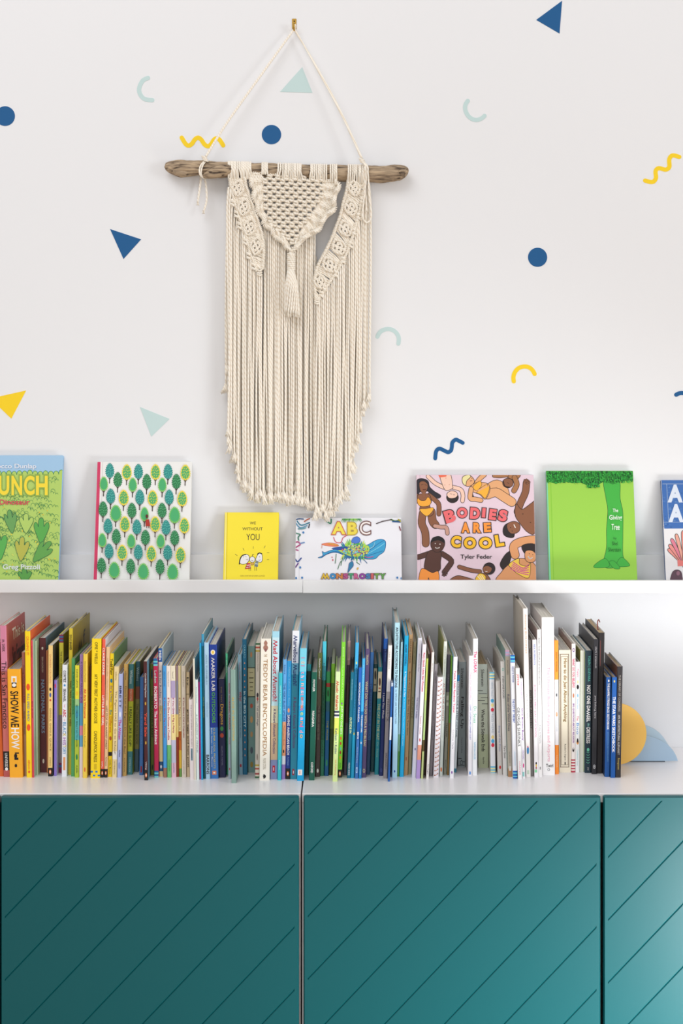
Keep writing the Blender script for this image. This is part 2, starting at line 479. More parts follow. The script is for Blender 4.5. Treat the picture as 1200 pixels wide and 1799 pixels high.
# loops of cord over the stick
wraps = [(401.5, 0), (404, 1), (406.6, 1), (409, 2), (411.6, 1), (414, 2), (417.5, 1), (420.5, 4), (424, 2), (426.6, 1), (429, 0), (431.8, 1), (434.4, 1), (437, 0), (440.5, 1),
         (461, -1), (463.7, -1), (466.4, 0), (469.4, 1), (489, -3), (492.6, -3), (497.5, -1), (500.6, -1), (503.6, -1), (507, -1), (510, 0), (513.3, 0), (516.4, 0), (519.6, 0), (522.6, 1), (525.6, 2), (528.6, 3),
         (546.5, -3), (549.6, -2), (553, -1), (556.2, 0), (559.4, 0), (562.6, 0), (566, 0), (569.6, 0), (573.4, 0), (581, 0), (584.4, 0), (588, 0), (591.4, 0),
         (612.4, -1), (616, -1), (619.8, -1), (623.4, -1), (627, 0), (630.6, 0), (634.2, 0), (637.6, 0)]
for x, dx in wraps:
    tp, bt = rod_at(x); rr = (bt - tp) / 2; bb = 303 if 459 < x < 471 else bt + 3
    f = RY - (rr * PX) - 0.0015
    b = MB(); j = random.uniform(-0.4, 0.4)
    cord(b, [m(x, tp + 2, RY + 0.008), m(x, tp - 1.2, RY), m(x + j, tp + 1.5, RY - rr * PX * 0.62), m(x + j, (tp + bt) / 2 - 3, f), m(x + dx * 0.6, (tp + bt) / 2 + 6, f + 0.001), m(x + dx, bb, -0.001)], r=1.5 * PX)
    b.obj('stick_loop', mac)

def along(poly, step):
    """evenly spaced points (with unit tangents) along a px polyline"""
    out = []; acc = 0.0
    for a, c in zip(poly, poly[1:]):
        L = math.hypot(c[0] - a[0], c[1] - a[1]) or 1e-6; ux, uy = (c[0] - a[0]) / L, (c[1] - a[1]) / L
        d = -acc % step if acc else 0.0
        while d < L:
            out.append((a[0] + ux * d, a[1] + uy * d, ux, uy)); d += step
        acc = (acc + L) % step
    return out
def hitches(b, poly, step=2.9, half=3.4, slant=0.55, dy=-0.004, wob=None):
    """a row of wrapped half hitches over a core cord"""
    P = catmull(poly, False, 6)
    cord(b, [m(x, y, dy + 0.001 + (wob(i / len(P)) if wob else 0)) for i, (x, y) in enumerate(P)], r=1.9 * PX, k=1)
    A = along(P, step)
    for i, (x, y, ux, uy) in enumerate(A):
        nx, ny = -uy, ux; w_ = wob(i / len(A)) if wob else 0
        sx, sy = ux * slant, uy * slant; h = half * random.uniform(0.9, 1.1)
        a = (x + (nx + sx) * h, y + (ny + sy) * h); c = (x - (nx + sx) * h, y - (ny + sy) * h)
        cord(b, [m(*a, dy + 0.004 + w_), m((a[0] + x) / 2, (a[1] + y) / 2, dy - 0.0012 + w_), m(x, y, dy - 0.0022 + w_), m((c[0] + x) / 2, (c[1] + y) / 2, dy - 0.0012 + w_), m(*c, dy + 0.004 + w_)], r=1.35 * PX, k=2, sides=6)

# knotted middle panel
b = MB()
def inside(x, y):
    lft = 462 + max(0, y - 372) * 0.86; rgt = 566 - max(0, y - 345) * 0.62
    return lft <= x <= rgt and y < 434
for j in range(18):
    y = 311 + j * 7.5
    for i in range(-1, 12):
        x = 458 + i * 15.2 + (j % 2) * 7.6 + j * 0.15; yy = y + (x - 470) * 0.03
        if not inside(x, yy): continue
        jt = lambda s=0.5: random.uniform(-s, s)
        for s in (-1, 1):
            cord(b, [m(x + s * 1.6, yy - 6, 0.001), m(x + s * 1.5, yy, -0.002), m(x + s * 1.6, yy + 5.5, 0.001)], r=1.6 * PX, k=2, sides=6)
            cord(b, [m(x + s * 3.0, yy + 2.6, -0.001), m(x + s * 5.2, yy + 5.9, 0.0015), m(x + s * 8.6, yy + 9.0, -0.001)], r=1.65 * PX, k=2, sides=6)
            cord(b, [m(x + s * 2.2, yy + 3.0, -0.001), m(x + s * 4.4, yy + 6.4, 0.002), m(x + s * 6.2, yy + 9.4, 0.001)], r=1.5 * PX, k=2, sides=6)
        cord(b, [m(x - 3.8, yy - 2.4 + jt(), 0.001), m(x - 1.5, yy - 3.4, -0.0058), m(x + 1.5, yy - 2.2, -0.0058), m(x + 3.8, yy - 0.8 + jt(), 0.001)], r=1.95 * PX, k=3, sides=7)
        cord(b, [m(x - 3.8, yy + 0.8 + jt(), 0.001), m(x - 1.5, yy + 2.4, -0.0058), m(x + 1.5, yy + 2.9, -0.0052), m(x + 3.8, yy + 1.6 + jt(), 0.001)], r=1.95 * PX, k=3, sides=7)
# cords fanning from the net out to the rim, left and right
L_rim = [(438, 306), (443, 319), (446, 333), (448, 348), (452, 364), (459, 379), (466, 392), (476, 405), (488, 418), (500, 429), (512, 440)]
R_rim = [(589, 318), (592, 332), (590, 350), (584, 366), (576, 380), (563, 396), (546, 411), (531, 424), (514, 438)]
LR, RR = catmull(L_rim, False, 6), catmull(R_rim, False, 6)
for q, (rim, side) in enumerate(((LR, -1), (RR, 1))):
    A = along(rim, 2.7)
    for i, (x, y, ux, uy) in enumerate(A):
        ty = 306 + (y - 303) * (0.80 if side < 0 else 0.80)
        tx = (463 + max(0, ty - 372) * 0.86) if side < 0 else (566 - max(0, ty - 345) * 0.62)
        wv = 0.0035 * math.sin(i * 0.9)
        cord(b, [m(tx, ty + random.uniform(-1, 1), 0.0015), m((tx + x) / 2, (ty + y) / 2 - 2, -0.003 + wv), m(x, y, 0.000)], r=1.6 * PX, k=3, sides=6)
for x in range(440, 462, 3):
    cord(b, [m(x - 2, 306, -0.001), m(x, 312 + (462 - x) * 0.3, -0.005), m(x + 6, 318 + (462 - x) * 0.4, -0.001)], r=1.6 * PX, k=2, sides=6)
hitches(b, [(436, 305), (446, 303), (456, 305), (462, 300), (469, 299), (477, 307), (484, 306), (492, 309), (510, 312), (528, 315), (545, 317), (560, 316), (575, 319), (590, 318)], 3.4, 2.8, 0.5, -0.001)
b.obj('knotted_panel', mac)
b = MB(); hitches(b, [(x + 2.0 * math.sin(i * 1.9), y - 0.9 * math.sin(i * 1.9)) for i, (x, y) in enumerate(LR[::3])] + [(512, 440)], 2.7, 4.2, 0.7, -0.006, lambda t_: 0.0035 * math.sin(t_ * 44)); b.obj('wrapped_rim', mac)
b = MB(); hitches(b, [(x + 3.6 * math.sin(i * 1.25), y + 1.8 * math.cos(i * 1.25)) for i, (x, y) in enumerate(RR[::3])] + [(514, 438)], 2.5, 4.0, 0.7, -0.009, lambda t_: 0.006 * math.sin(t_ * 46)); b.obj('wrapped_rim', mac)

def leaf(b, cx, cy, hw, hh, ang):
    ca, sa = math.cos(ang), math.sin(ang)
    T = lambda u, v: (cx + u * ca - v * sa, cy + u * sa + v * ca)
    rim = [T(0, -hh), T(hw * 0.72, -hh * 0.5), T(hw, 0), T(hw * 0.72, hh * 0.55), T(0, hh)]
    hitches(b, rim, 2.7, 2.3, 0.5, -0.004); hitches(b, [T(0, -hh), T(-hw * 0.72, -hh * 0.55), T(-hw, 0), T(-hw * 0.72, hh * 0.5), T(0, hh)], 2.7, 2.3, 0.5, -0.004)
    for k in (-1, 0, 1):
        o = k * hw * 0.42
        for q in (-1, 0, 1):
            u, v = o, q * hh * 0.40 + o * 0.1
            if (k + q) % 2 == 0: e = (hw * 0.34, hh * 0.22)
            else: e = (hw * 0.30, -hh * 0.24)
            cord(b, [m(*T(u - e[0], v - e[1]), -0.001), m(*T(u, v), -0.0075), m(*T(u + e[0], v + e[1]), -0.001)], r=1.5 * PX, k=3, sides=6)
            cord(b, [m(*T(u - e[0], v - e[1] + 2.6), -0.001), m(*T(u, v + 2.6), -0.007), m(*T(u + e[0], v + e[1] + 2.6), -0.001)], r=1.5 * PX, k=3, sides=6)
def band(E1, E2, leaves, tip, outer):
    b = MB()
    A, B = catmull(E1, False, 8), catmull(E2, False, 8); n = 64
    pick = lambda P, t_: P[min(len(P) - 1, max(0, int(t_ * (len(P) - 1))))]
    for i in range(n):
        p, q = pick(A, i / n), pick(B, min(1, i / n + 0.05))
        md = ((p[0] + q[0]) / 2, (p[1] + q[1]) / 2 - 1.5)
        cord(b, [m(*p, 0.000), m(*md, 0.0025 - 0.0035 * math.sin(i * 0.8) ** 2), m(*q, 0.000)], r=1.7 * PX, k=2, sides=6)
    hitches(b, E1, 2.8, 2.6, 0.6, -0.002); hitches(b, E2, 2.8, 2.6, 0.6, -0.002)
    for (cx, cy, hw, hh, an) in leaves: leaf(b, cx, cy, hw, hh, an)
    # small side knots where the fringe leaves the band
    for (x, y) in outer:
        for k in range(4):
            cord(b, [m(x - 4, y + k * 3.4 - 2, 0.001), m(x, y + k * 3.4 - (1.6 if k % 2 else -1.0), -0.0065), m(x + 4, y + k * 3.4 + 1, 0.001)], r=1.6 * PX, k=3, sides=6)
    for k in range(3): cord(b, [m(tip[0] - 4, tip[1] - 6 + k * 4, 0), m(tip[0], tip[1] - 4 + k * 4, -0.006), m(tip[0] + 4, tip[1] - 6 + k * 4, 0)], r=1.7 * PX)
    b.obj('knotted_band', mac)
band([(404, 314), (406, 330), (411, 350), (418, 374), (425, 398), (433, 418), (440, 446), (452, 476)],
     [(430, 312), (433, 328), (440, 350), (449, 376), (457, 400), (462, 422), (463, 446), (461, 474)],
     [(418, 331, 9.5, 14, 0.15), (428.5, 364, 10, 15, 0.28), (438.5, 399, 10, 15, 0.28), (450.5, 432, 10, 15.5, 0.2)], (456, 480),
     [(409, 352), (416, 372), (421, 392), (431, 420), (437, 445), (446, 464)])
band([(612, 316), (610, 332), (604, 354), (599, 376), (592, 396), (582, 422), (569, 448), (557, 472), (553, 500), (555, 528)],
     [(641, 320), (639, 338), (633, 366), (627, 390), (620, 414), (611, 440), (600, 462), (589, 482), (576, 500), (560, 526)],
     [(622.5, 331, 9.5, 13.5, -0.15), (616.5, 365, 10.5, 14.5, -0.25), (607, 401.5, 10.5, 14.5, -0.35), (595.5, 434, 11, 14.5, -0.5), (579, 465, 11, 14.5, -0.55), (562, 494, 9.5, 14, -0.3)], (557, 530),
     [(637, 348), (630, 375), (622, 402), (616, 425), (603, 452), (590, 476), (570, 500), (565, 512)])

# tassel under the panel
b = MB()
for k in range(9):
    y = 446 + k * 3.3
    ring = [m(512 + 6.0 * math.cos(a), y + 1.2 * math.sin(a), -0.006 + 0.0075 * -math.sin(a)) for a in [2 * math.pi * q / 12 for q in range(13)]]
    b.tube(ring, 1.75 * PX, M_CORD, 6)
cord(b, [m(512, 438, -0.004), m(512, 460, -0.005), m(511, 480, -0.005)], r=4.6 * PX)
for k in range(34):
    a = 2 * math.pi * k / 34; ra = 11.5 * (1 if k % 2 else 0.72)
    dx, dz = math.cos(a), math.sin(a)
    tw = 0.9
    pts = []
    for q in range(9):
        f = q / 8; w_ = min(1, 0.42 + f * 1.3) if f < 0.8 else 1.08
        aa = a + tw * f
        pts.append(m(511 + 2.5 * f + math.cos(aa) * ra * w_, 474 + f * 80 + random.uniform(-1.5, 1.5) * (q == 8) * 3, -0.008 - math.sin(aa) * ra * w_ * PX * 0.85))
    b.tube(pts, 1.9 * PX, M_CORD, 6)
b.obj('tassel', mac)

# long fringe
def interp(T, x):
    if x <= T[0][0]: return T[0][1]
    for a, c in zip(T, T[1:]):
        if x <= c[0]: return a[1] + (c[1] - a[1]) * (x - a[0]) / (c[0] - a[0])
    return T[-1][1]
END = [(399, 690), (402, 780), (408, 790), (414, 820), (422, 850), (434, 866), (450, 876), (470, 881), (500, 883), (520, 882), (545, 892), (556, 903), (575, 906), (588, 899), (598, 884), (606, 862), (614, 843), (622, 806), (630, 786), (638, 738), (646, 710), (652, 696)]
ST_L = [(399, 326), (405, 330), (409, 352), (418, 376), (426, 402), (434, 420), (440, 446), (452, 474), (462, 482)]
ST_R = [(555, 528), (562, 522), (578, 500), (592, 480), (603, 460), (614, 436), (623, 412), (631, 384), (638, 352), (643, 326), (652, 318)]
ST_C = [(463, 385), (475, 400), (500, 424), (512, 436), (530, 420), (556, 396)]
def fringe(x, ys, dy, ye, xe, into=None):
    b = into or MB(); n = max(8, int((ye - ys) / 34)); amp = random.uniform(0.3, 2.0); ph = random.uniform(0, 6); pts = []
    for i in range(n + 1):
        f = i / n
        xx = x + (xe - x) * f ** 1.6 + amp * math.sin(ph + f * 5) * min(1, f * 3)
        if i == 0: xx = x + (2.5 if x < 420 else (-2.5 if x > 630 else 0))
        pts.append(m(xx, ys + (ye - ys) * f, (dy if i else dy - 0.002) + 0.0012 * math.sin(ph + f * 7)))
    r = 1.85 * PX * random.uniform(0.88, 1.1)
    b.tube(catmull([tuple(p) for p in pts], False, 2), r, M_CORD, 7)
    e = pts[-1]
    L = random.uniform(11, 19) * PX; lean = random.uniform(-0.25, 0.25)
    for k in range(13):
        a = 2 * math.pi * k / 13 + ph; sp = random.uniform(0.08, 0.5)
        o = Vector((math.cos(a), math.sin(a) * 0.7, 0))
        b.tube([e + o * r * 0.5 + Vector((0, 0, 0.004)), e + o * (r * 0.9 + L * sp * 0.25) + Vector((lean * L * 0.5, 0, -L * 0.5)), e + o * (r + L * sp * 0.62) + Vector((lean * L, 0, -L * random.uniform(0.85, 1.1)))], [0.0013, 0.0012, 0.0007], M_CORD, 5)
    if not into: b.obj('fringe_cord', mac)
def end_y(x): return interp(END, x) - 12 + random.uniform(-7, 7)
x = 399.5
while x < 461: fringe(x, interp(ST_L, x) + 2, random.uniform(-0.001, 0.005), end_y(x + 2), x + random.uniform(-1.5, 2.5)); x += 3.75
x = 464
while x < 556:
    fringe(x, interp(ST_C, x), random.uniform(0.007, 0.012), end_y(x), x + random.uniform(-3, 3)); x += 3.7
x = 557
while x < 652: fringe(x, interp(ST_R, x) + 2, random.uniform(-0.001, 0.005), end_y(x), x + random.uniform(-5, 1.0)); x += 3.75
for k in range(28):
    x = 404 + k * 8.9 + random.uniform(-3, 3)
    ys = interp(ST_L, x) + 10 if x < 462 else (interp(ST_R, x) + 6 if x > 556 else 455)
    fringe(x, ys, 0.016, end_y(x) - random.uniform(0, 18), x + random.uniform(-4, 4))
fringe(398.5, 330, 0.012, 642, 396.5); fringe(400, 332, 0.014, 676, 397)
b = MB()                          # the cords at the very back, too many and too hidden to tell apart
for k in range(56):
    x = 402 + k * 4.4 + random.uniform(-1, 1)
    ys = interp(ST_L, x) + 14 if x < 462 else (interp(ST_R, x) + 10 if x > 556 else 450)
    fringe(x, ys, 0.0225, end_y(x) - random.uniform(8, 30), x + random.uniform(-2, 2), b)
tag(b.obj('fringe_cord', mac), kind='stuff')

# hanging cord with its knots and tails
b = MB(); hd = 0.0125
h0 = (517, 52.5, WALL - MY - 0.0145)
for s in (-0.9, 0.9):
    cord(b, [m(361 + s, 276, 0.0), m(400 + s, 214, 0.004), m(460 + s, 130, 0.010), m(515.5, 53.5 + s, h0[2]), m(518.5, 53.5 + s, h0[2]), m(560 + s, 125, 0.010), m(600 + s, 200, 0.004), m(636 + s, 279, 0.0)], r=1.35 * PX, k=8)
b.obj('hanging_cord', mac)
def wrap_knot(b, x, y):
    for k in range(3):
        ring = [m(x + 4.0 * math.cos(a) + (k - 1) * 1.2, y + (k - 1) * 3 + 1.6 * math.cos(a), -0.003 - 0.0055 * math.sin(a)) for a in [2 * math.pi * q / 12 for q in range(13)]]
        b.tube(ring, 1.5 * PX, M_CORD, 6)
b = MB(); wrap_knot(b, 360, 279)
fr = RY - 14 * PX - 0.003
cord(b, [m(359, 283, -0.002), m(353, 290, fr + 0.003), m(350.5, 298, fr), m(351, 306, fr), m(355, 311, fr + 0.006), m(358, 313, RY)], r=1.4 * PX)
cord(b, [m(361, 284, -0.002), m(356.5, 290, fr + 0.003), m(354, 298, fr), m(353.5, 306, fr), m(356, 311, fr + 0.006), m(360, 313, RY)], r=1.4 * PX)
b.obj('cord_knot', mac)
b = MB(); wrap_knot(b, 636.5, 283)
cord(b, [m(637, 285, -0.004), m(642, 292, fr), m(643, 305, fr), m(643, 318, fr + 0.002), m(639.5, 350, -0.008), m(637, 378, -0.008), m(640, 388, -0.008), m(645, 391, -0.008), m(651, 386, -0.008), m(652.5, 374, -0.008), m(649, 345, -0.008), m(647.5, 318, fr + 0.002), m(646.5, 305, fr), m(645.5, 292, fr), m(638, 285, -0.004)], r=1.6 * PX)
cord(b, [m(641, 292, fr + 0.001), m(640.5, 318, fr + 0.004), m(643, 350, -0.005), m(644.5, 372, -0.005)], r=1.5 * PX)
b.obj('cord_knot', mac)
for pts in ([(353, 300, 0.024), (352, 322, 0.020), (349.5, 340, 0.018), (347.5, 356, 0.016)], [(360, 311, 0.022), (362.5, 330, 0.018), (363.5, 348, 0.016), (361, 362, 0.014), (357.5, 371, 0.014)]):
    b = MB(); cord(b, [m(*p) for p in pts], r=1.9 * PX)
    e = m(*pts[-1])
    for k in range(6):
        a = k * 1.05; o = Vector((math.cos(a), math.sin(a) * 0.5, 0)) * 0.0025
        b.tube([e + Vector((0, 0, 0.003)), e + o + Vector((0, 0, -0.006))], 0.0009, M_CORD, 5)
    b.obj('cord_tail', mac)

# ------------------------------------------------------------------ books standing on the cabinet
BY0 = (CAM_Z - TOPZ) * FPX
def dist_at(yb): return BY0 / (yb - VY)
GAP = 0.00035
# each row: bottom left x, bottom right x, bottom y, top left x, top right x, top y (photo pixels on the spine plane),
#   spine colours top to bottom, label, options: T lettering, E marks, L/R side cover colours, D depth, S soft cover, K aged paper
K = '1E1B1C'; WH = 'F2F0EE'
BK = [
(-1,6,1364,-11,-2,1130,'DE6A2E','orange book cut off by the left edge of the photo',{}),
(7.5,17.5,1365,-1,11.5,1099,[('D888A4',1180),('C96E6A',1320),(K,1353),('B85A58',1366)],'tall pink and coral hardback with a black band low on its spine',dict(R='B4565A',D=.195,T=[('M. SASEK',K,1123,1145,.45),('This is San Francisco',K,1162,1280,.8),('UNIVERSE',WH,1323,1347,.45)],E=[('o',WH,1351,.5,3)],C=[('This is',WH,.30,.93,.05,.13),('San Francisco',K,.28,.97,.17,.30)])),
(17.4,40.7,1366,12,37.2,1175.5,'FBB22C','thick orange yellow hardback with big black and white lettering',dict(R='F0A824',T=[('SHOW ME',K,1214,1277,.62,1),('HOW',WH,1279,1316,.62,1)],E=[('r',WH,1188,1200,.3,.7),('r','FBB22C',1191,1198,.4,.6),('r',K,1199,1208,.32,.68),('o',WH,1203.5,.34,3.2),('r',K,1322,1324,.45,.75),('o',K,1328,.25,4),('r',K,1331,1335,.4,.7),('o',K,1345,.2,3)])),
(41.3,47.3,1363,37.6,43,1146,[('AC7068',1235),('B89C80',1364)],'thin dusty brown paperback right of the thick orange yellow book',dict(S=1,T=[('Going West Coast Livin','6A3A38',1168,1235,.5),('Pacific Northwest','6A5A48',1250,1290,.5)])),
(47.7,57.2,1366,42.7,54.6,1109,'FFDC22','bright yellow hardback with an orange cover and blue lettering',dict(R='E0602C',T=[('CRUSHING IT!','F2642C',1118,1151,.5),('FULL SPEED AHEAD!','3A5CA8',1219,1267,.42),('ABRAMS','F2642C',1335,1352,.4)],E=[('o','EF5A28',1207,.7,6),('o','EF5A28',1278,.7,6),('o','EF5A28',1356,.4,2.5)])),
(57.2,63.4,1366,54.6,59.4,1125,'D94856','thin red hardback between the bright yellow and maroon books',dict(R='A9C0AE',T=[('Rhyme and Reason','8C2634',1135,1155,.4),('BIG SHOP','7C1F2C',1232,1262,.45)])),
(63.6,66.6,1362,59.8,64.6,1126,'B4C8A8','very thin pale green book right of the thin red one',{}),
(67.5,80.7,1357,65.6,80.3,1121,'5E2C30','maroon hardback with pale blue capital lettering down its spine',dict(R='4F7898',T=[('ERIN MCHUGH','C8B8A8',1154,1181,.25),('NATIONAL PARKS','7F98B8',1194,1288,.5,1)],E=[('o','D8CFC4',1139,.3,2.5),('o','D8CFC4',1337,.3,4)])),
(81,84.3,1358,80.9,84,1143,'C07C50','thin tan orange book right of the maroon hardback',{}),
(84.6,91.7,1364,84.6,92.6,1134,[('F4D086',1349),(K,1365)],'cream yellow paperback with dark picture cover and black foot band',dict(S=1,R='4A4642',T=[('DOREEN CRONIN','D99A5C',1150,1200,.4),('GIGGLE, GIGGLE, QUACK','8A7434',1244,1320,.45),('ATHENEUM','8A7434',1330,1346,.3)],E=[('o',K,1211,.5,3),('o','3A5CA8',1221,.45,4),('o','C84830',1230,.4,2),('o','E8762C',1356,.55,4),('o',WH,1356,.25,2.5)])),
(95.7,100.5,1363,95,101,1195,'8E78CC','short thin violet book behind the white alphabet book',dict(R='D0D0DC',E=[('o','D84050',1205,.5,4)])),
(102.7,109,1358,101.8,112,1115,[('8C2C56',1117.5),('3C6CA0',1120.5),('8C2C56',1123.5),('3C6CA0',1126.5),('8C2C56',1129),('D8D048',1256),('9C9090',1340),('8C2C56',1344),('3C6CA0',1348),('8C2C56',1359)],'yellow and grey hardback with maroon and blue stripes at head and foot',dict(R='6A6A30',T=[('THE NO MONSTERS ABC','5A5424',1144,1202,.42)])),
(109,117.7,1364,109.2,119,1168,'EDF0F8','white hardback with a rainbow of capital letters on its spine',dict(T=[('CORTEZ',K,1178,1199,.5,1),('SEMMEL',K,1210,1233,.5,1),('THE','E080A0',1237,1243,.25),('ABC','D03048',1246,1260,.6,1),('OF','E080A0',1263,1267,.25),('BLAC','3E90C8',1269,1289,.65),('K','D8C04C',1289,1294,.65),('HIS','A04CB0',1296,1309,.65),('T','D8C04C',1309,1313,.65),('ORY','3E90C8',1313,1325,.65)],E=[('o','3E90C8',1204,.4,2),('r','E8A070',1330,1353,.28,.72)])),
(119.6,124.9,1361,120,128.4,1104,'E0C93C','tall yellow hardback with an olive cover and dark spine lettering',dict(R='9E8C28',T=[('DOUG BANNER',K,1115,1142,.6,1),('TREES, TREES, EVERYWHERE TREES','55481C',1196,1276,.5,1)],C=[('M',K,.30,.55,.13,.22),('f',K,.60,.72,.08,.18)])),
(125,131,1364,125.6,132,1157,'57A86A','thin mid green book left of the yellow and blue patterned one',dict(T=[('A WALK IN THE WOODS','2F6A3C',1180,1255,.45)])),
(131,138.5,1366,131.8,139.2,1169,[('E4DC3E',1228),('9CC88C',1240),('58B4B8',1300),('B4C840',1366)],'book with yellow, turquoise and lime patterned spine',dict(T=[('DAVID LEWIS','4C5A2C',1176,1208,.4),('SECOND DAY REALLY GO TO MOON','24502C',1238,1312,.45),('PUFFIN','24502C',1345,1358,.35)],E=[('o','E8C030',1218,.5,4),('o','3A90B8',1255,.5,6),('o','2F8A50',1330,.5,5)])),
(139,145.8,1366,140.2,146.7,1150,[('A884BC',1235),('5CA0CC',1275),('D88CA8',1292),('6AA8D0',1312),('E6D8D8',1366)],'thin lilac book with sky blue and pink lower spine',dict(T=[('A COCONUT NAMED BOB','5A3A78',1162,1235,.5)])),
(146.2,153.8,1367,147,155.6,1149,'F4D250','pale yellow hardback with red handwritten title lettering',dict(T=[('Alexandra Penfold','B08C2C',1161,1198,.35),('All Are Welcome','DC4438',1210,1262,.55,1),('Suzanne Kaufman','B08C2C',1272,1313,.35)],E=[('o','E87838',1352,.4,4)])),
(154.2,159.8,1362,155.8,158.2,1170,'6A3C24','thin dark brown book in the gap before the big yellow hardback',{}),
(160.5,175.2,1367,160,179,1122,[('FFDD20',1354),('3C7CC0',1357.5),('FFDD20',1361),('3C7CC0',1364),('FFDD20',1368)],'thick bright yellow hardback with a blue chequered foot',dict(L='E8CC48',R='E2C41E',D=.235,T=[('OPIE * WELLS','3A3212',1128,1166,.32),('MY VERY FIRST MOTHER GOOSE','3A3212',1184,1271,.34),('CANDLEWICK PRESS','3A3212',1284,1339,.34)],E=[('r','D8B81C',1342,1352,.36,.64),('r','FFDD20',1354,1357.6,.25,.5),('r','FFDD20',1354,1357.6,.75,1),('r','FFDD20',1361,1364,0,.25),('r','FFDD20',1361,1364,.5,.75)])),
(175.6,182.2,1366,179.6,185,1123,[('EC6450',1351),(K,1367)],'tall coral hardback with white capital lettering',dict(R='DED8DC',T=[('CLAIRE KEANE',WH,1138,1186,.6,1),('LITTLE BIG GIRL',WH,1222,1275,.6,1),('DIAL',WH,1338,1349,.4)],E=[('o','E8762C',1358,.5,3.6),('o',WH,1358,.22,2.2)])),
(182.6,189.3,1366,187,192.2,1137,[('EDC698',1351),(K,1367)],'peach paperback with black lettering and a black foot',dict(S=1,T=[('MATT DE LA PENA / CHRISTIAN ROBINSON','C8946C',1156,1230,.35),('LAST STOP ON MARKET STREET',K,1240,1316,.45),('PUTNAM',K,1330,1346,.35)],E=[('o','E8762C',1358,.5,3.6),('o',WH,1358,.22,2.2)])),
(189.7,196.2,1365,192.6,200,1148,'F0D420','vivid yellow picture book with blue, orange and black lettering',dict(R='5C8C4C',T=[('Todd Parr',K,1157,1186,.6,1),("It's",'7C4CA0',1205,1217,.55),('Okay','3A5CA8',1219,1234,.55),('To','D89030',1237,1243,.5),('Be','3A8C8C',1247,1256,.55),('Different','C8641C',1259,1287,.55),('Little, Brown',K,1335,1360,.4)],E=[('o','2C7CA8',1196,.6,3.6),('o','B8542C',1297,.6,3.6),('r',K,1321,1328,.05,.95)])),
(196.6,205,1366,200.5,208.4,1171,[('EED8A0',1320),('F2EEE4',1334),('EED8A0',1367)],'cream paperback with outlined handwriting on its spine',dict(S=1,T=[('willems','9C8850',1180,1195,.35),('The Pigeon HAS to Go to School!','8A7A50',1214,1325,.5),('HYPERION','9C8850',1337,1360,.3)])),
(205.5,213.4,1366,208.8,215.7,1184,'B0BAE6','short lavender book with a magenta title',dict(T=[('BRETT',K,1205,1244,.55),('The Mitten','C02C88',1264,1299,.65,1),('PUTNAM',K,1318,1330,.35)],E=[('o','7C88C8',1215,.6,5),('o','E4E8F8',1255,.5,5),('o','8C98D0',1345,.5,6)])),
(214.8,222.5,1363,217.6,225,1167,'DCB468','golden tan hardback with dark outlined lettering',dict(T=[('willems','6A5428',1178,1194,.35),("Don't Let the Pigeon Drive the Bus!",'5A4820',1206,1324,.5),('HYPERION','7A6434',1332,1356,.3)])),
(223,232.2,1361,226,236.3,1167,[('3C7C80',1210),('C2643C',1232),('B4BC30',1320),('3C7C80',1362)],'hardback with teal, rust and lime bands on its spine',dict(T=[('Willems','C8DCDC',1177,1201,.55),('An Elephant and Piggie','E8D8C0',1210,1231,.35),('I REALLY LIKE SLOP!','36401C',1242,1311,.5,1),('HYPERION','A8C8C8',1331,1356,.3)])),
(235.4,243.6,1356,237.7,246,1162,[('2C5C68',1206),('8C4C38',1228),('8A8446',1316),('46606C',1357)],'darker banded hardback with olive middle, behind the teal and lime one',dict(T=[('Willems','A8C0C4',1172,1196,.55),('THE THANK YOU BOOK','4A4824',1236,1308,.5)])),
(244.2,252,1362,246.4,252.6,1190,'3C6CA8','short steel blue book with a red mark at its foot',dict(T=[('THE SNOWY DAY','6A94C4',1250,1308,.4)],E=[('r','8C2434',1346,1357,.3,.7)])),
(254.6,261.6,1371,253,260,1162,[('4C2226',1353),(K,1372)],'dark brown paperback with a red scrawl, standing forward of the row',dict(S=1,R='5C8CA0',T=[('Cornfield Thing Patton',WH,1183,1225,.5),('Yard Sale','E0503C',1252,1294,.7,1),('Viking',WH,1338,1352,.45)],E=[('o','C8A040',1236,.4,3),('o','C8A040',1305,.4,3),('o','E8762C',1362,.55,4),('o',WH,1362,.25,2.5)])),
(262.8,270.6,1362,262,268.4,1167,'6C7C24','dark olive book left of the crimson one',dict(T=[('WHAT MAKES A BABY','2A3412',1222,1296,.55,1)],E=[('o','2C3C4C',1184,.5,9),('o','1E2A1A',1348,.4,5)])),
(271,278.8,1366,269,276.8,1157,[('24629C',1161),('70C8C8',1164),('24629C',1167),('70C8C8',1170),('C02450',1354),('24629C',1357),('70C8C8',1360),('24629C',1363),('70C8C8',1366)],'crimson hardback with turquoise and blue stripes at both ends',dict(T=[('Laden','A8E0D8',1178,1200,.55),('ROBERTO',WH,1206,1245,.65,1),('The Insect Architect',WH,1249,1308,.6,1)])),
(279.7,286.2,1364,277.6,285,1139,[('245CA0',1163),('F0ECE0',1240),('F0DC9C',1338),('2C5C84',1355),('F0DC9C',1365)],'tall cream and blue hardback with dark blue title lettering',dict(R='C4D4D8',T=[('Hills',WH,1143,1160,.6,1),('R is for Rocket','2C4C8C',1178,1226,.5),('an ABC book','8CA890',1230,1268,.4)],E=[('o',WH,1347,.5,3)])),
(286.9,293.2,1366,285.6,291.8,1170,[('4A9CDC',1349),('A0705C',1367)],'sky blue picture book with a dark red title and brown foot',dict(T=[('FELICIA BOND','2C5C94',1180,1206,.3),('If You Give a Pig a Pancake','9C1C48',1226,1296,.45,1)])),
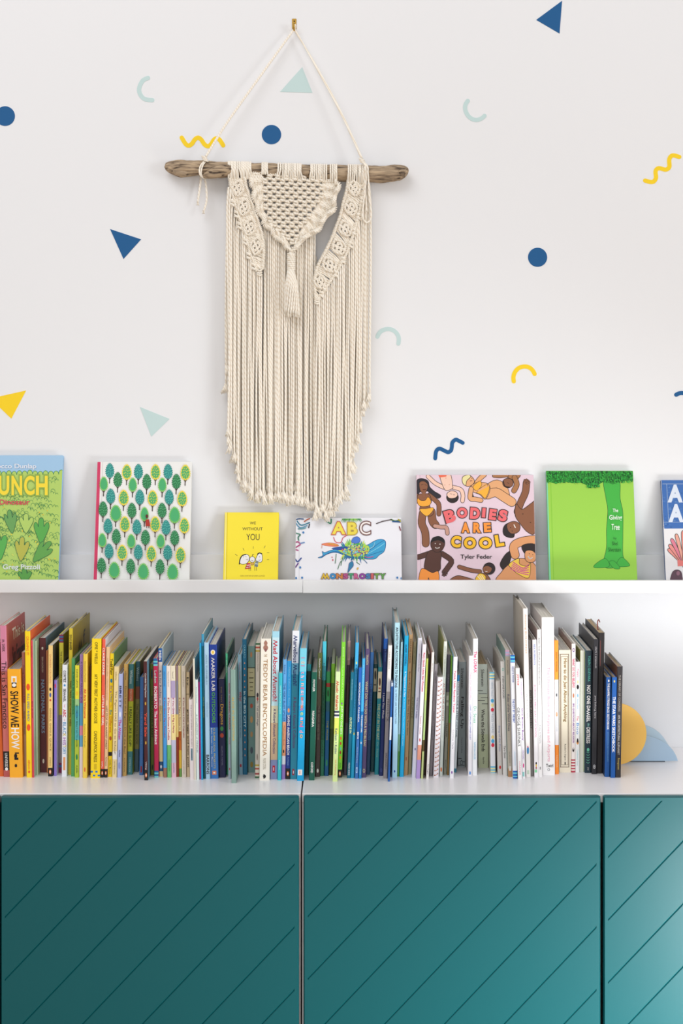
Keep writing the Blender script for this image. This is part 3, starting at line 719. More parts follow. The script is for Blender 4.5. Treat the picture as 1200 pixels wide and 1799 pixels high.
(293.7,301.2,1366,292.2,299.1,1170,[('F0E4DC',1309),('6CBC74',1367)],'cream picture book with a bright green lower spine',dict(T=[('Numeroff Bond','A89C94',1180,1206,.3),('If You Give a Moose a Cookie','B02434',1226,1300,.45,1),('HARPER','3C8C4C',1335,1355,.3)])),
(301.6,309.7,1366,299.5,308,1170,[('EEE4CC',1196),('B4A4C8',1226),('E8DCE0',1255),('EFDC98',1300),('C4C4DC',1340),('E4B8CC',1367)],'picture book with cream, lilac and pale yellow spine',dict(T=[('Numeroff','A89C94',1180,1192,.3),('If You Give a Pig a Party','A82C64',1226,1288,.45,1),('HARPER','8C8CB0',1340,1358,.3)])),
(310,314.4,1365,308.4,312.2,1170,[('9C8490',1196),('8C8CA0',1255),('E4CC84',1295),('94382A',1366)],'thin book with grey top and rust red foot',{}),
(314.8,319.4,1365,312.6,317.8,1170,[('ECE0B0',1285),('C8762C',1318),('DCB83C',1350),('6A9C4C',1366)],'thin cream book with orange and yellow lower spine',dict(T=[('If You Take a Mouse to School','943018',1226,1300,.5,1)])),
(319.8,327.3,1366,318.2,325.8,1170,'DDD2C2','beige picture book with a dark red title',dict(T=[('Numeroff Bond','A89C8C',1180,1206,.3),('If You Give a Cat a Cupcake','8C2434',1226,1296,.45,1),('LAURA GERINGER','A89C8C',1335,1360,.25)])),
(327.7,333,1365,326.4,334,1181,'CCB894','tan hardback with bold black lower case lettering',dict(R='5A3C34',T=[('bz.',K,1190,1208,.6),('green eggs and ham post',K,1246,1348,.6,1)],E=[('r','6A5C40',1219,1220,.05,.95)])),
(333.7,341.6,1369,331.3,339,1229,'EEE4E6','short pale pink book standing among the cream ones',dict(T=[('THE STORY OF BABAR AND CELESTE','A89CA0',1238,1312,.3)],E=[('r','6A8C9C',1315,1336,.3,.7),('r','3C3C44',1319,1332,.45,.52)])),
(342,344,1370,339.4,341.8,1157,'E8E2D0','very thin ivory book behind the short pale ones',dict(L='E8E2D0')),
(344.2,350.8,1370,342.2,348.2,1194,'DCEAE8','short thin mint white book with fine grey lettering',dict(T=[('Steve Schuch','90A0A0',1207,1235,.3),('A SYMPHONY of WHALES','6A7C84',1255,1322,.45)])),
(351,353.6,1369,348.6,351,1198,'D8308C','very thin magenta book',{}),
(354,356.6,1370,349.4,352.8,1130,'20A0D4','very thin bright blue book right of the magenta one',{}),
(356.9,360.8,1368,353.2,358,1114,[('3C9CC4',1135),('2C7C80',1240),('1C5C58',1369)],'thin teal book leaning left of the pale blue one',dict(S=1,R='5C8C98',T=[('SEE THE OCEAN','A4B45C',1224,1260,.4)])),
(361.6,369.6,1369,358.4,366.2,1129,'AED2EA','pale ice blue book with black lettering at its foot',dict(T=[('ANN TURNBULL','7898B4',1150,1204,.35),('EXPLORING THE OCEANS','8CB0C8',1234,1260,.3),('BARRONS',K,1326,1360,.65,1)])),
(370.2,384,1368,366.6,381.8,1132.5,[('1E3C94',1145),('203F9C',1278),('3C7CC4',1368)],'thick royal blue hardback with a white and yellow round mark',dict(R='16205C',T=[('MAKER LAB',WH,1155,1214,.42,1),('OUTDOORS','58B84C',1216,1270,.42,1),('12 SUPER COOL PROJECTS','E0CC5C',1279,1350,.28),('Build - Invent - Create - Discover',WH,1279,1348,.16,0,-.28)],E=[('o','F8F0D8',1146,.6,4.6),('o','F4C850',1146,.34,2.7),('r','E8845C',1354,1361,.22,.75),('r',WH,1356,1359,.36,.6)])),
(384.5,398,1366,382.6,394.6,1193,'1A1F48','short thick navy book with a gold ornamental title',dict(T=[('THE TINY',"8C7848",1206,1234,.2),('Dragons','D8A43C',1237,1273,.55,1),('GRAPHIC NOVEL','8C8CA0',1310,1345,.14)],E=[('o','3C8C4C',1280,.5,4),('o','B44430',1292,.6,4)])),
(398.2,400.4,1361,394.9,400.4,1148,'54C490','thin spring green hardback seen above the navy book',dict(R='2C6A50',T=[('CANADA',WH,1160,1182,.5)])),
(400.6,406.6,1369,400.6,404.4,1173,'A4B0BC','thin blue grey book with dark red capitals',dict(T=[('GOOD MORNING, CANADA','9C2430',1200,1282,.55,1),('TUCK','B06C6C',1295,1308,.4)],E=[('o','B03C3C',1351,.4,2)])),
(407,415.7,1376,404.7,413.5,1176.5,'88A69C','sage green hardback standing farthest forward, with gold lettering',dict(R='6C8C84',T=[('ALICE IN ARGENTINA','D4B050',1224,1302,.42)])),
(419.7,426.5,1361,417.2,425,1150,'8CB4C8','light grey blue hardback with a red scribbled word',dict(T=[('Robert Munsch','A86C7C',1164,1194,.4),('Why?','B8303C',1215,1232,.8,1),('the Tale of Thomas the Hero','46688C',1236,1296,.3)],E=[('o','B03040',1345,.5,3)])),
(427,435,1361,425.5,433.6,1123,'14688C','tall petrol blue hardback with small orange dots',dict(R='2C5C70',T=[('CURATO',"8CC4D4",1133,1156,.4),('in the BIG CITY','D4E8EC',1214,1278,.5,1)],E=[('o','D89878',y_,.28,1.6) for y_ in (1165,1175,1186,1197,1207,1283,1292,1304,1316,1327)])),
(435.3,447.8,1357,434.2,448.4,1135,'7EA49E','thick sage green book with a framed cream panel and little pictures',dict(R='7C9C94',E=[('r','4C5C50',1172,1225,0,1),('r','D0C89C',1174,1223,.05,.95),('r','6A6448',1181,1182,.25,.75),('r','6A6448',1190,1192,.2,.8),('r','6A6448',1198,1200,.25,.75),('r','6A6448',1206,1207.5,.3,.7),('r','6A6448',1213,1214,.3,.7),('o','C88C5C',1150,.3,5),('o','C0583C',1240,.4,4),('o','D8A86C',1264,.4,6),('o','C89C6C',1290,.35,5),('o','54606C',1318,.4,6),('o','A88C3C',1343,.4,5)])),
(448.2,455.2,1367,449,457,1130,[('3C6C48',1133),('D8D0C0',1136),('B4584C',1139),('D8D0C0',1142),('B8A040',1145),('CFC6BC',1343),('B8A040',1346),('D8D0C0',1349),('B4584C',1352),('E0D8C8',1358),('A44848',1361),('D8D0C0',1364),('3C6C48',1367)],'light grey paperback with thin coloured stripes at both ends',dict(S=1,T=[('Madeleine Dunphy','8C7C74',1145,1180,.3),('Up, Tall and High','5C5C70',1228,1275,.45)],E=[('o','2C2430',1221,.5,4),('o','B43C34',1228,.4,3),('o','8C7C74',1330,.3,6)])),
(456,473.2,1371,457.6,476.3,1122,'F4F0E4','thick ivory hardback with tan capitals and a teddy bear picture',dict(R='D8D0C0',T=[('THE','B09068',1149,1154,.3),('TEDDY BEAR ENCYCLOPEDIA','A87C48',1158,1328,.40),('PAULINE COCKRILL','B0A898',1332,1352,.3)],E=[('o','9C7068',1128,.2,3),('o','A87868',1130,.36,4),('o','A87868',1138,.5,5),('o','8C5C5C',1142,.24,3),('o',K,1364,.3,3),('r',K,1360,1368,.4,.5)])),
(475,487,1369,477.8,491,1109,[('A8DCF0',1120),('C8E8F4',1240),('E4DCC0',1270),('D8B898',1335),('8C94C0',1369)],'tall light blue hardback with bold crimson lettering on top',dict(R='8CB4C8',T=[('Mad About Munsch!','C41C3C',1124,1232,.62,1),('A Robert Munsch Collection','4C3C7C',1245,1324,.38)],E=[('r','C41C3C',1345,1357,.3,.65),('r',WH,1348,1354,.42,.52)])),
(487.4,494,1371,490,496,1182.5,'38BCCC','short turquoise paperback right of the light blue and crimson one',dict(S=1,T=[('WHAT FLOATS IN A MOAT?','C4ECF0',1204,1254,.4),('SIMON','C4ECF0',1335,1352,.35)])),
(494.4,500.9,1369,497.2,504.2,1158.5,[('6CB0E8',1268),('E89C74',1328),('E8E4EC',1343),('9C7CC0',1369)],'light blue book with salmon and violet lower spine',dict(T=[('Edward','3C6CA8',1168,1184,.4),('THE VERY BUSY SPIDER','2C4C84',1200,1268,.5),('Phalaropes Book','A85C44',1275,1310,.35)],E=[('o',K,1320,.35,3)])),
(501.6,509.7,1369,504.6,512.2,1161,[('2C9CDC',1240),('3C8CCC',1256),('1C3C8C',1350),(K,1369)],'bright blue paperback with navy lower spine and black foot',dict(S=1,T=[('Nancy Tafuri Rose Blake','8CD0F0',1172,1240,.35),('SAVING AMERICAN BEACH',WH,1256,1326,.55,1),('PUTNAM','8CB0E0',1330,1345,.3)],E=[('o','F0A070',1248,.5,4),('o','E8762C',1359,.5,4),('o',WH,1359,.24,2.4)])),
(510.1,521.6,1369,513.2,526,1108,[('EEF2FA',1165),('6CB0C8',1185),('2C8CA4',1369)],'tall white topped hardback turning teal, with navy lettering',dict(R='9CC4DC',T=[('Marvellous Munsch!','1C3474',1116,1204,.62,1),('A Robert Munsch Collection','6C3C70',1224,1314,.45)],E=[('r','9C2C44',1351,1362,.28,.6),('r',WH,1354,1359,.42,.50)])),
(522.3,534,1372,526.4,539,1139,[('7CD4EC',1180),('30B8E4',1240),('14A8E0',1372)],'bright cyan hardback with bubbly pink and orange letters',dict(R='6CA8C4',T=[(a,c_,y_,y_+8,.55,1) for a,c_,y_ in (('1','E86C9C',1155),('0','F8D0B0',1162),('1','E86C9C',1169),('t','F4A0B8',1180),('h','F8D0E0',1187),('i','E8604C',1194),('n','F8C0B0',1200),('g','E86C9C',1207),('s','F8D0E0',1213),('t','F4A0B8',1218),('o','E8604C',1224),('m','F8C0D0',1231),('a','F08C5C',1239),('k','E86C9C',1245),('e','C8E08C',1251),('a','F8C0D0',1260),('n','F08C5C',1267),('d','E86C9C',1273),('d','F4A0B8',1283),('o','F0B05C',1290))],E=[('r',WH,1352,1362,.1,.75),('r','E8604C',1354,1360,.35,.45)])),
(534.5,542.3,1362,539.5,547,1167,[('34B4BC',1179),('104C48',1363)],'dark green book with a turquoise top, behind the cyan one',{}),
(542.7,552.4,1371,547.3,557,1181,'125C4C','dark green glossy hardback with short white capitals',dict(R='9CB8B0',T=[('FOWLER',WH,1194,1215,.4,1),('NIAGARA',WH,1249,1277,.42,1),('OXFORD',WH,1339,1358,.42,1)])),
(554,562,1365,558.4,566,1147,[('5C6434',1190),('5A5044',1240),('4A3C3C',1366)],'dark olive brown book with a small white bird at its foot',dict(T=[('Melanie Cornwell',WH,1156,1193,.4),('THE BEAR AND THE','8C7C70',1240,1300,.35)],E=[('o',WH,1354,.45,3.5)])),
(562.4,568.8,1363,566.9,573.6,1127,[('50C8E0',1170),('3C9CB0',1195),('1E6450',1300),('2C7C64',1364)],'tall hardback with aqua top and deep green lower spine',dict(T=[('Ezra Mt. Kisco','2C6C7C',1165,1200,.4),('THE CALL OF THE FOREST','0C3C30',1215,1330,.35)])),
(569.4,577.4,1363,574,580.4,1180,[('2C8C54',1200),('A0322C',1207),('2C8C54',1232),('245C74',1250),('145C94',1364)],'short blue book with green and red upper spine',dict(T=[('THE FROG','B4A43C',1266,1300,.4)],E=[('o','1C4C2C',1218,.5,6),('o','2C8C6C',1340,.5,6)])),
(578,584,1362,582,589,1166,[('78B034',1200),('54702C',1280),('3C4C1E',1363)],'green paperback fading to dark olive, left of the pale lime one',dict(S=1)),
(584.3,593,1373,589.4,598,1180,[('DCF0B8',1249),('3C3C5C',1252.5),('F0F4E0',1255),('3C3C5C',1258.5),('F0F4E0',1261),('E4EC70',1290),('DCF0A0',1373)],'pale lime hardback with a wavy red title and dark stripes',dict(T=[('Music Makers','D83C34',1196,1247,.6,1),('Kathleen + Kubler','3C4C84',1280,1325,.5),('DK Publishing','E88C5C',1335,1362,.3)])),
(593.6,600,1366,599.5,607.6,1128,[('84D83C',1352),(K,1367)],'vivid lime green hardback with small coloured dots low on its spine',dict(T=[('JESSIE PAUL and GARY REDD','D8F0B0',1136,1230,.35),('JUST TRY ONE BITE',WH,1240,1290,.6,1),('DIAL','2C5C1C',1340,1350,.35)],E=[('o','8C5CA8',1236,.4,2),('o','E8602C',1297,.4,3),('o','C83C2C',1306,.4,3),('o','70C8C0',1315,.4,3),('o','A83C2C',1322,.4,3),('o','F0A030',1331,.4,3),('o','E8762C',1359,.5,4),('o',WH,1359,.24,2.4)])),
(604,609,1362,610.5,616.5,1126,[('C8A0A4',1160),('A87C84',1168),('3C2438',1200),('4C3038',1270),('5C5468',1362)],'tall book with dusty pink top and dark plum lower spine',dict(T=[('MUSEUM','6A444C',1136,1157,.4)])),
(609.4,616,1367,616.8,622.6,1181,'0F6C8C','deep teal hardback with pale cream lettering',dict(T=[('Underwood/Derby','9CC8D4',1193,1230,.4),('OUTSIDE IN','E4ECB0',1260,1288,.6,1),('HMH KIDS',WH,1340,1362,.5)])),
(616.4,622.4,1367,623.7,630.4,1129,[('48B4EC',1175),('2084B8',1290),('1CA0D0',1368)],'tall sky blue hardback with two tiny yellow dots',dict(E=[('o','F0E060',1164.5,.35,2.3),('o','E0C850',1289,.35,2.3)],T=[('HELLO LIGHTHOUSE','146090',1168,1280,.35)])),
(622.8,629.6,1368,630.6,635.4,1173,[('2464C0',1200),('185CAC',1300),('3C74BC',1368)],'royal blue hardback with bold white capitals',dict(T=[('GOODNIGHT, CANADA',WH,1199,1269,.55,1),('BECK',WH,1286,1299,.5,1),('North Winds Press','B8D0F0',1313,1340,.35)],E=[('r','B8D0F0',1348,1358,.25,.75),('r','3C74BC',1350,1356,.38,.62)])),
(630,635.2,1368,636.2,641.4,1157,[('48B4EC',1250),('0C78C0',1300),('1C88C8',1368)],'thin blue hardback with small white title in the middle',dict(T=[('PETER REYNOLDS','A8DCF4',1168,1215,.35),('THE DARKEST DARK',WH,1256,1287,.5,1),('TUNDRA','A8DCF4',1350,1362,.35)],E=[('o',WH,1305,.35,2)])),
(635.6,642.4,1366,641.7,650.3,1140,'5C4C74','muted purple hardback with pale gold lettering',dict(T=[('YAMADA','D8C894',1150,1168,.5),('WHAT DO YOU DO WITH A PROBLEM?','D8C894',1197,1311,.55,1)],E=[('o','D8C894',1354,.55,3.5),('o','5C4C74',1354,.35,2.2)])),
(642.8,650,1361,650.7,656.6,1146,[('4484CC',1210),('3C70A8',1300),('2C4C74',1362)],'medium blue book between the purple and dark teal ones',dict(T=[('THE LITTLE BLUE BOAT','2C3C84',1200,1300,.5)])),
(650.5,657.4,1356,656.9,663.3,1167,'1A5A5E','dark teal narrow book with a small cream picture panel',dict(E=[('r','D8D0B0',1174,1215,.08,.92),('o','4C4438',1186,.55,8),('r','4C4438',1202,1204,.2,.8)],T=[('THE CAT IN THE HAT COMES BACK','4C5C44',1224,1330,.35)])),
(658,665.4,1361,664.4,672,1172,'1F8C98','brighter teal narrow book with a cream striped picture panel',dict(T=[('THE CAT IN THE HAT','C4CC9C',1236,1300,.6,1),('Dr. Seuss','8CBCAC',1304,1330,.4)],E=[('r','E8DCB8',1180,1227,.06,.94),('o','5C3C2C',1198,.5,7),('r','B43C2C',1208,1210,.25,.75),('r','5C3C2C',1214,1216,.2,.8)])),
(666,672.6,1363,674.3,681.6,1122,[('1C64C4',1140),('182C68',1364)],'tall navy hardback with white script lettering and a blue top',dict(R='94B4D0',T=[('Nancy Tillman','5C8CD8',1130,1162,.4),('I Love You When',WH,1218,1262,.45)],E=[('o','4C5C9C',1353,.5,3),('o','182C68',1353,.3,2)])),
(673.4,680.6,1368,682.4,689.4,1134,[('F0ECEA',1215),('B4ACAC',1260),('9C9494',1368)],'white topped book fading to grey, right of the tall navy one',dict(T=[('Leo Lionni','BCB4B0',1145,1175,.4),('FREDERICK','5C5458',1228,1268,.6),('DRAGONFLY','4C4448',1323,1352,.4)])),
(681.4,685,1373,687,690.2,1200,[('C8D4E8',1206),('2460AC',1260),('DCE4F0',1300),('2460AC',1374)],'very thin blue and white paperback standing forward',dict(S=1)),
(689.7,697.5,1366,692.6,703.3,1094,[('B8E4F4',1366)],'tallest pale blue hardback, with black hand lettering',dict(R='9CB8B8',L='88A4B0',D=.22,T=[('ARCHITECTURE ACCORDING TO PIGEONS','2C3444',1102,1208,.5,1),('by SPECK LEE TAILFEATHER','6C8CA0',1212,1272,.4)],E=[('o','2C54A8',1355,.3,2)])),
(697.9,701,1364,703.6,708.8,1128,[('BCE0EC',1290),('8CC0A0',1320),('5CA44C',1365)],'thin pale blue book with a green foot',dict(T=[('PETER SIS','8CB4CC',1150,1180,.4),('ICE, WIND AND ROCK','7CA4C0',1214,1270,.5)])),
(701.4,708.6,1365,710.8,718,1117,'1AAEE0','saturated cyan blue hardback left of the tan one',dict(T=[('MARIE CONDELL','0C4C84',1132,1170,.5,1),('It Happened in Sea','E4F4FC',1180,1224,.6),('A Story About The Mice, Fish and Seals','B8E4F4',1228,1310,.3)])),
(709.2,716.2,1362,718.4,725.8,1115,'D4A878','tan brown hardback with darker brown lettering',dict(T=[('PAULINE KINSEL','7C5434',1123,1166,.4),('Books Are Funny But The Day You Have','5C3C24',1180,1292,.45)],E=[('r','B04C34',1330,1336,.4,.6)])),
(716.6,722.8,1360,726.2,731.8,1128,'BCB48C','khaki book right of the tan brown one',dict(T=[('PETER GRIMM','7C7450',1136,1167,.4),('KNUFFLE','7C7450',1225,1262,.45)])),
(723.4,730.2,1366,734.2,741.4,1121,'E4E4F0','pale lilac white hardback with faint violet lettering',dict(L='A8B8B8',T=[('Adventure for Boys','8C84A8',1148,1180,.35),('THE FOREST FAIRIES','6C64A0',1225,1262,.4)],E=[('r','7C74A0',1314,1318,.4,.7)])),
(731,737.8,1368,742.2,749.4,1132,[('F0E8F0',1309),('E8A088',1335),('B498D4',1369)],'white book with pink title, salmon and lilac at its foot',dict(T=[('Fairy Good, Little Star Princess','D8305C',1147,1215,.6,1),('Suzanne + Mosez','C08C8C',1258,1290,.4)],E=[('o','C83040',1300,.3,3)])),
(739.3,743.6,1368,749.6,752.2,1157,[('C8DC70',1230),('B4D088',1300),('5C4C2C',1320),('C8D890',1368)],'very thin lime and brown book beside the lilac footed one',{}),
(744,747.8,1362,752.6,757,1149,'665650','dark brown thin book left of the tall white narrow one',dict(L='C8A89C')),
(748.2,752.2,1369,757.6,763.4,1146,'F0ECE8','white narrow hardback leaning, dark brown book on its left',dict(L='9C6C60',T=[('The Story','9C9090',1165,1180,.4),('Tim Raglin',K,1342,1360,.5)])),
(753.6,760,1363,763.8,769.3,1167,'8E888E','grey purple book left of the wire bound one',dict(T=[('ANNE WARBUCK','5C565C',1178,1200,.35),('DINNER AT MARGRITTE','5C565C',1250,1300,.35)])),
(760.7,771.2,1366,769.4,778,1190,'F2EEF6','white wire bound notebook with copper rings',dict(S=1,RING=1)),
(772,777.6,1363,779.4,785.6,1127,'E4EAE0','white spined hardback with an olive left cover',dict(L='8C9048',T=[('LINDA BAILEY / ISABELLE ARSENAULT','A8B0A0',1135,1190,.35),('ALTER THE GHOSTS','B44444',1200,1266,.4)],E=[('o','E8762C',1352,.5,4)])),
(778.8,785.8,1361,786,792,1150,[('5C5664',1216),('9C988C',1360)],'dark grey book with a lighter olive grey lower half',dict(T=[('EARTH','8C8690',1185,1200,.4),('TRILLIUM','3C3830',1270,1295,.5),('BRIGHT','5C584C',1335,1350,.3)],E=[('r','D0CCBC',1222,1230,.2,.8),('r','D0CCBC',1234,1240,.2,.8)])),
(786.2,789,1362,792.4,795.4,1152,[('6CA038',1270),('9C7440',1362)],'very thin mossy green book with a brown foot',{}),
(789.4,796.6,1367,796,804.2,1154,'F0F0F6','white hardback with bright pink lettering and a blue grey left cover',dict(L='7CA4B8',T=[('Twink, Little Rainbow Twins!','E0386C',1178,1252,.55,1),('Courtney Clyde','A098A8',1282,1316,.4)],E=[('o','7C3C9C',1357,.35,2.5)])),
(797,802.6,1357,804.4,807.2,1186,[('2C8CC4',1197),('DCE8EC',1350),('3C8CA4',1358)],'thin icy white book with a blue top, left of the thick grey one',dict(T=[('STRING WIDE & STEEP OCTANE','2C4C5C',1198,1295,.6)])),
(803,819.2,1348,808,820,1163,'9AA6A8','thick grey hardback with large black title lettering',dict(T=[('Silverstein',K,1174,1209,.34),('Falling Up',K,1224,1280,.46,1),('HarperCollins','4C4C50',1296,1323,.2)],E=[('r',K,1332,1333,.05,.5),('r',K,1338,1339,.3,.95),('r',K,1344,1345,.05,.9),('o','5C6468',1340,.35,5),('o','9AA6A8',1340,.22,3)])),
(822,829,1363,822.2,829.8,1152,'ECEAF0','white hardback with faint lilac and blue lettering',dict(L='C0B8B4',T=[('Twos Fro','E4B8CC',1181,1203,.4),('DAVID LITCHFIELD','E4B8CC',1206,1230,.4),("LUMPY CATERPILLAR'S DINNER GUEST",'6C74B8',1238,1300,.35)],E=[('o','6C9CE0',1358,.5,3)])),
(829.5,838.2,1362,830.8,839.8,1122,'F2F5F8','bright white hardback with pink, green and blue words',dict(L='B4B0AC',T=[('The LORAX','E0307C',1144,1182,.6,1),('Dr. Seuss','38B088',1241,1270,.55),('RANDOM HOUSE','70B8E0',1304,1334,.35)])),
(839.6,859.4,1349,840.4,857,1167,[('CCD6CC',1220),('D4DCC8',1290),('C8D2AE',1349)],'thick pale sage hardback with black script and branch drawing',dict(K=1,R='C0A884',T=[('Silverstein',K,1176,1206,.32),('Where the Sidewalk Ends',K,1246,1320,.34,1),('Harper & Row',K,1330,1342,.24)],E=[('r','5C645C',1213,1214,.0,.5),('r','5C645C',1218,1219,.1,.9),('r','5C645C',1225,1226,.3,1),('r','4C544C',1230,1231,.0,.7),('r','4C544C',1236,1237,.4,1)])),
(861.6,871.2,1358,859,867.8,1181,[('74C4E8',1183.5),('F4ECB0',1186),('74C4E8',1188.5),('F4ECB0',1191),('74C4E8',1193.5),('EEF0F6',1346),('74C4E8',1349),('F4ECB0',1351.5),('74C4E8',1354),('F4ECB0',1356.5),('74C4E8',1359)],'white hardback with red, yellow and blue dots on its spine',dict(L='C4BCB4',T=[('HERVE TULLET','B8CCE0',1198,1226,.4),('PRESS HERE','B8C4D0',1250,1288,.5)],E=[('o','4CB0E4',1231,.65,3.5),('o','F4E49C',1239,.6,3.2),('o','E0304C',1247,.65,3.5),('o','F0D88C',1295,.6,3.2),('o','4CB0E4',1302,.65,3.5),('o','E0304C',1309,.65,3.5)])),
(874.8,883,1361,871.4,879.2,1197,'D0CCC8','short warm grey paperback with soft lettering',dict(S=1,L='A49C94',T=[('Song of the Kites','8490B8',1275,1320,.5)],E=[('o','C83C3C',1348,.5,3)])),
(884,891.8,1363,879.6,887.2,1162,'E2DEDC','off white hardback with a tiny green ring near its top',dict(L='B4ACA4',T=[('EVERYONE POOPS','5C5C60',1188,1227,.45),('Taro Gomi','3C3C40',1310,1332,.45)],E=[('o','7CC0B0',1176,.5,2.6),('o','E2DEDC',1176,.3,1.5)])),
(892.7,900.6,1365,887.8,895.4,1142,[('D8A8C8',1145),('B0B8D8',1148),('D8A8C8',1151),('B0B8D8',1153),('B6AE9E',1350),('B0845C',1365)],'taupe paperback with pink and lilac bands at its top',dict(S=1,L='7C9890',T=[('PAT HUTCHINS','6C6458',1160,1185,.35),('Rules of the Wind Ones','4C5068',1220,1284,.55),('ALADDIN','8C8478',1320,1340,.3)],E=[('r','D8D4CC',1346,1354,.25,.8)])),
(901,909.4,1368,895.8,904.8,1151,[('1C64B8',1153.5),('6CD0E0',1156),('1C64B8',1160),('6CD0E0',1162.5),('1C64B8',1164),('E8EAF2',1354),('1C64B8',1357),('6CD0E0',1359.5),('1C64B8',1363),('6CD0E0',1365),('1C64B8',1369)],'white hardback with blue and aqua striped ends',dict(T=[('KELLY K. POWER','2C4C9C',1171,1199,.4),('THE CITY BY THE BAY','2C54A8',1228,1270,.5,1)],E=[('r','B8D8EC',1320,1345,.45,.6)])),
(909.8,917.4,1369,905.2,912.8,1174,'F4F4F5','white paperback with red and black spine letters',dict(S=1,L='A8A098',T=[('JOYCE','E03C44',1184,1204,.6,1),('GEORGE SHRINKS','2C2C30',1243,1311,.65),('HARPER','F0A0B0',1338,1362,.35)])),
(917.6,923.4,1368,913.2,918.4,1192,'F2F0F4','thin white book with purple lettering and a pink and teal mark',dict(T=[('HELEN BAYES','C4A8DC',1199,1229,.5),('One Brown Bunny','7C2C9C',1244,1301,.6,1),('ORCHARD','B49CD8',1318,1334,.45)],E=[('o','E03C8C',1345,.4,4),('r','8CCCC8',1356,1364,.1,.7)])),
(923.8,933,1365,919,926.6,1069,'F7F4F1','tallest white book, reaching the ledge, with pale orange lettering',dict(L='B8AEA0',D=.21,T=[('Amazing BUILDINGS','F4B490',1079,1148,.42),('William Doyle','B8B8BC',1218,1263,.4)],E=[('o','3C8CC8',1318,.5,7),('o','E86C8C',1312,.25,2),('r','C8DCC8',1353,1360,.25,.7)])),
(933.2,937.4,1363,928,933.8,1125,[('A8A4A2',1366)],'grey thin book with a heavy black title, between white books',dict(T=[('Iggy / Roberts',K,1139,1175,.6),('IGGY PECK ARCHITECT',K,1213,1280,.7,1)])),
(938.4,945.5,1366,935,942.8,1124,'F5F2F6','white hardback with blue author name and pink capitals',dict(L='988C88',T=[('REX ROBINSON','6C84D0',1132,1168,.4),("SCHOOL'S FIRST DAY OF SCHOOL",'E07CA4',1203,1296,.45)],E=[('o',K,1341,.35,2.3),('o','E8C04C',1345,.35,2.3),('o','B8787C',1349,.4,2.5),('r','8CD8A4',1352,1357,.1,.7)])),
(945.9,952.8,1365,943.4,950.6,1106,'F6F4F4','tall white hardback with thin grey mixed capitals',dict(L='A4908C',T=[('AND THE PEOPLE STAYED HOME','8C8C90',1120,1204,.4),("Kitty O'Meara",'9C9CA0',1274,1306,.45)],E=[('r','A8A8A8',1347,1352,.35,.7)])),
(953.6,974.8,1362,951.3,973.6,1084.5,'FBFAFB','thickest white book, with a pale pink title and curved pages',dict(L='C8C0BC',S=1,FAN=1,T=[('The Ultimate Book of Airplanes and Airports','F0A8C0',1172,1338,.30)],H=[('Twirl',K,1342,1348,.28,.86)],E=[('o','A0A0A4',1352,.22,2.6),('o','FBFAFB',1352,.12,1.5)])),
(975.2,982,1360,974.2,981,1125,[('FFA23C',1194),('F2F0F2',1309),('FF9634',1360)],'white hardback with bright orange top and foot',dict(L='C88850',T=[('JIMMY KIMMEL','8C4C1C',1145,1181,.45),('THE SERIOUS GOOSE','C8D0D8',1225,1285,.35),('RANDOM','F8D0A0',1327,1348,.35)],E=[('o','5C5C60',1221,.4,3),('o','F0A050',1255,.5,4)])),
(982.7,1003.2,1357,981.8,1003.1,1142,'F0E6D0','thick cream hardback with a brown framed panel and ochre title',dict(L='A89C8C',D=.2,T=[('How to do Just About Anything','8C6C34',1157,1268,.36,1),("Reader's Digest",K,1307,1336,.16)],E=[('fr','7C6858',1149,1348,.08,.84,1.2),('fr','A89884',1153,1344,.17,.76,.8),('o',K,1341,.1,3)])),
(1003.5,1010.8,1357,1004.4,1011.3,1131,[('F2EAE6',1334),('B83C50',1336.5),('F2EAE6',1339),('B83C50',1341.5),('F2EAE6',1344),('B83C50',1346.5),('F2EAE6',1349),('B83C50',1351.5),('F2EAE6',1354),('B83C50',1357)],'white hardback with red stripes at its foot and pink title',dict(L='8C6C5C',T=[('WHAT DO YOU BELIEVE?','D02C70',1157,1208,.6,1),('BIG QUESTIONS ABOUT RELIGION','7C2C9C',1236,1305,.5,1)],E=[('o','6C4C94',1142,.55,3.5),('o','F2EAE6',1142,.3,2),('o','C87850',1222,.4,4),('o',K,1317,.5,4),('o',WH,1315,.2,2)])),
(1011.2,1018.5,1357,1011.6,1019,1163,'F2F4F4','short white book with small colourful words and pictures',dict(T=[('Puppy','E0789C',1175,1190,.5),('Stories','8CC0E0',1228,1245,.35),('The','E03C5C',1258,1266,.5),('Boo','4C94D8',1270,1290,.55),('Candlewick Press','A8D8DC',1317,1345,.35)],E=[('o','F4D8A0',1198,.4,3),('o',K,1207,.6,4),('o','8CC4E4',1222,.4,3),('o','E09C54',1304,.6,4),('o',K,1301,.4,4)])),
(1018.7,1026.5,1356,1019.4,1028.6,1143,[('EEF0E0',1356)],'plain off white hardback with an olive left cover and green edge',dict(L='8C8C34',E=[('r','B8C890',1145,1355,.85,1)])),
(1026.8,1039,1358,1029.2,1040.4,1143,'1C3440','dark navy hardback with mint and white capitals and leaf chevrons',dict(L='4C6C7C',T=[('YOLEN | GUEVARA','5CC0B0',1152,1197,.5),('NOT ONE DAMSEL',WH,1204,1268,.6,1),('IN','8CC8C0',1271,1276,.35),('DISTRESS',WH,1278,1306,.6,1),('JANE YOLEN',WH,1348,1353,.25)],E=[('o','6CC8A8',1317,.45,3.2)]+[('v','6CC8A8',y_,.5,3) for y_ in (1323,1327.5,1332,1336.5,1341)])),
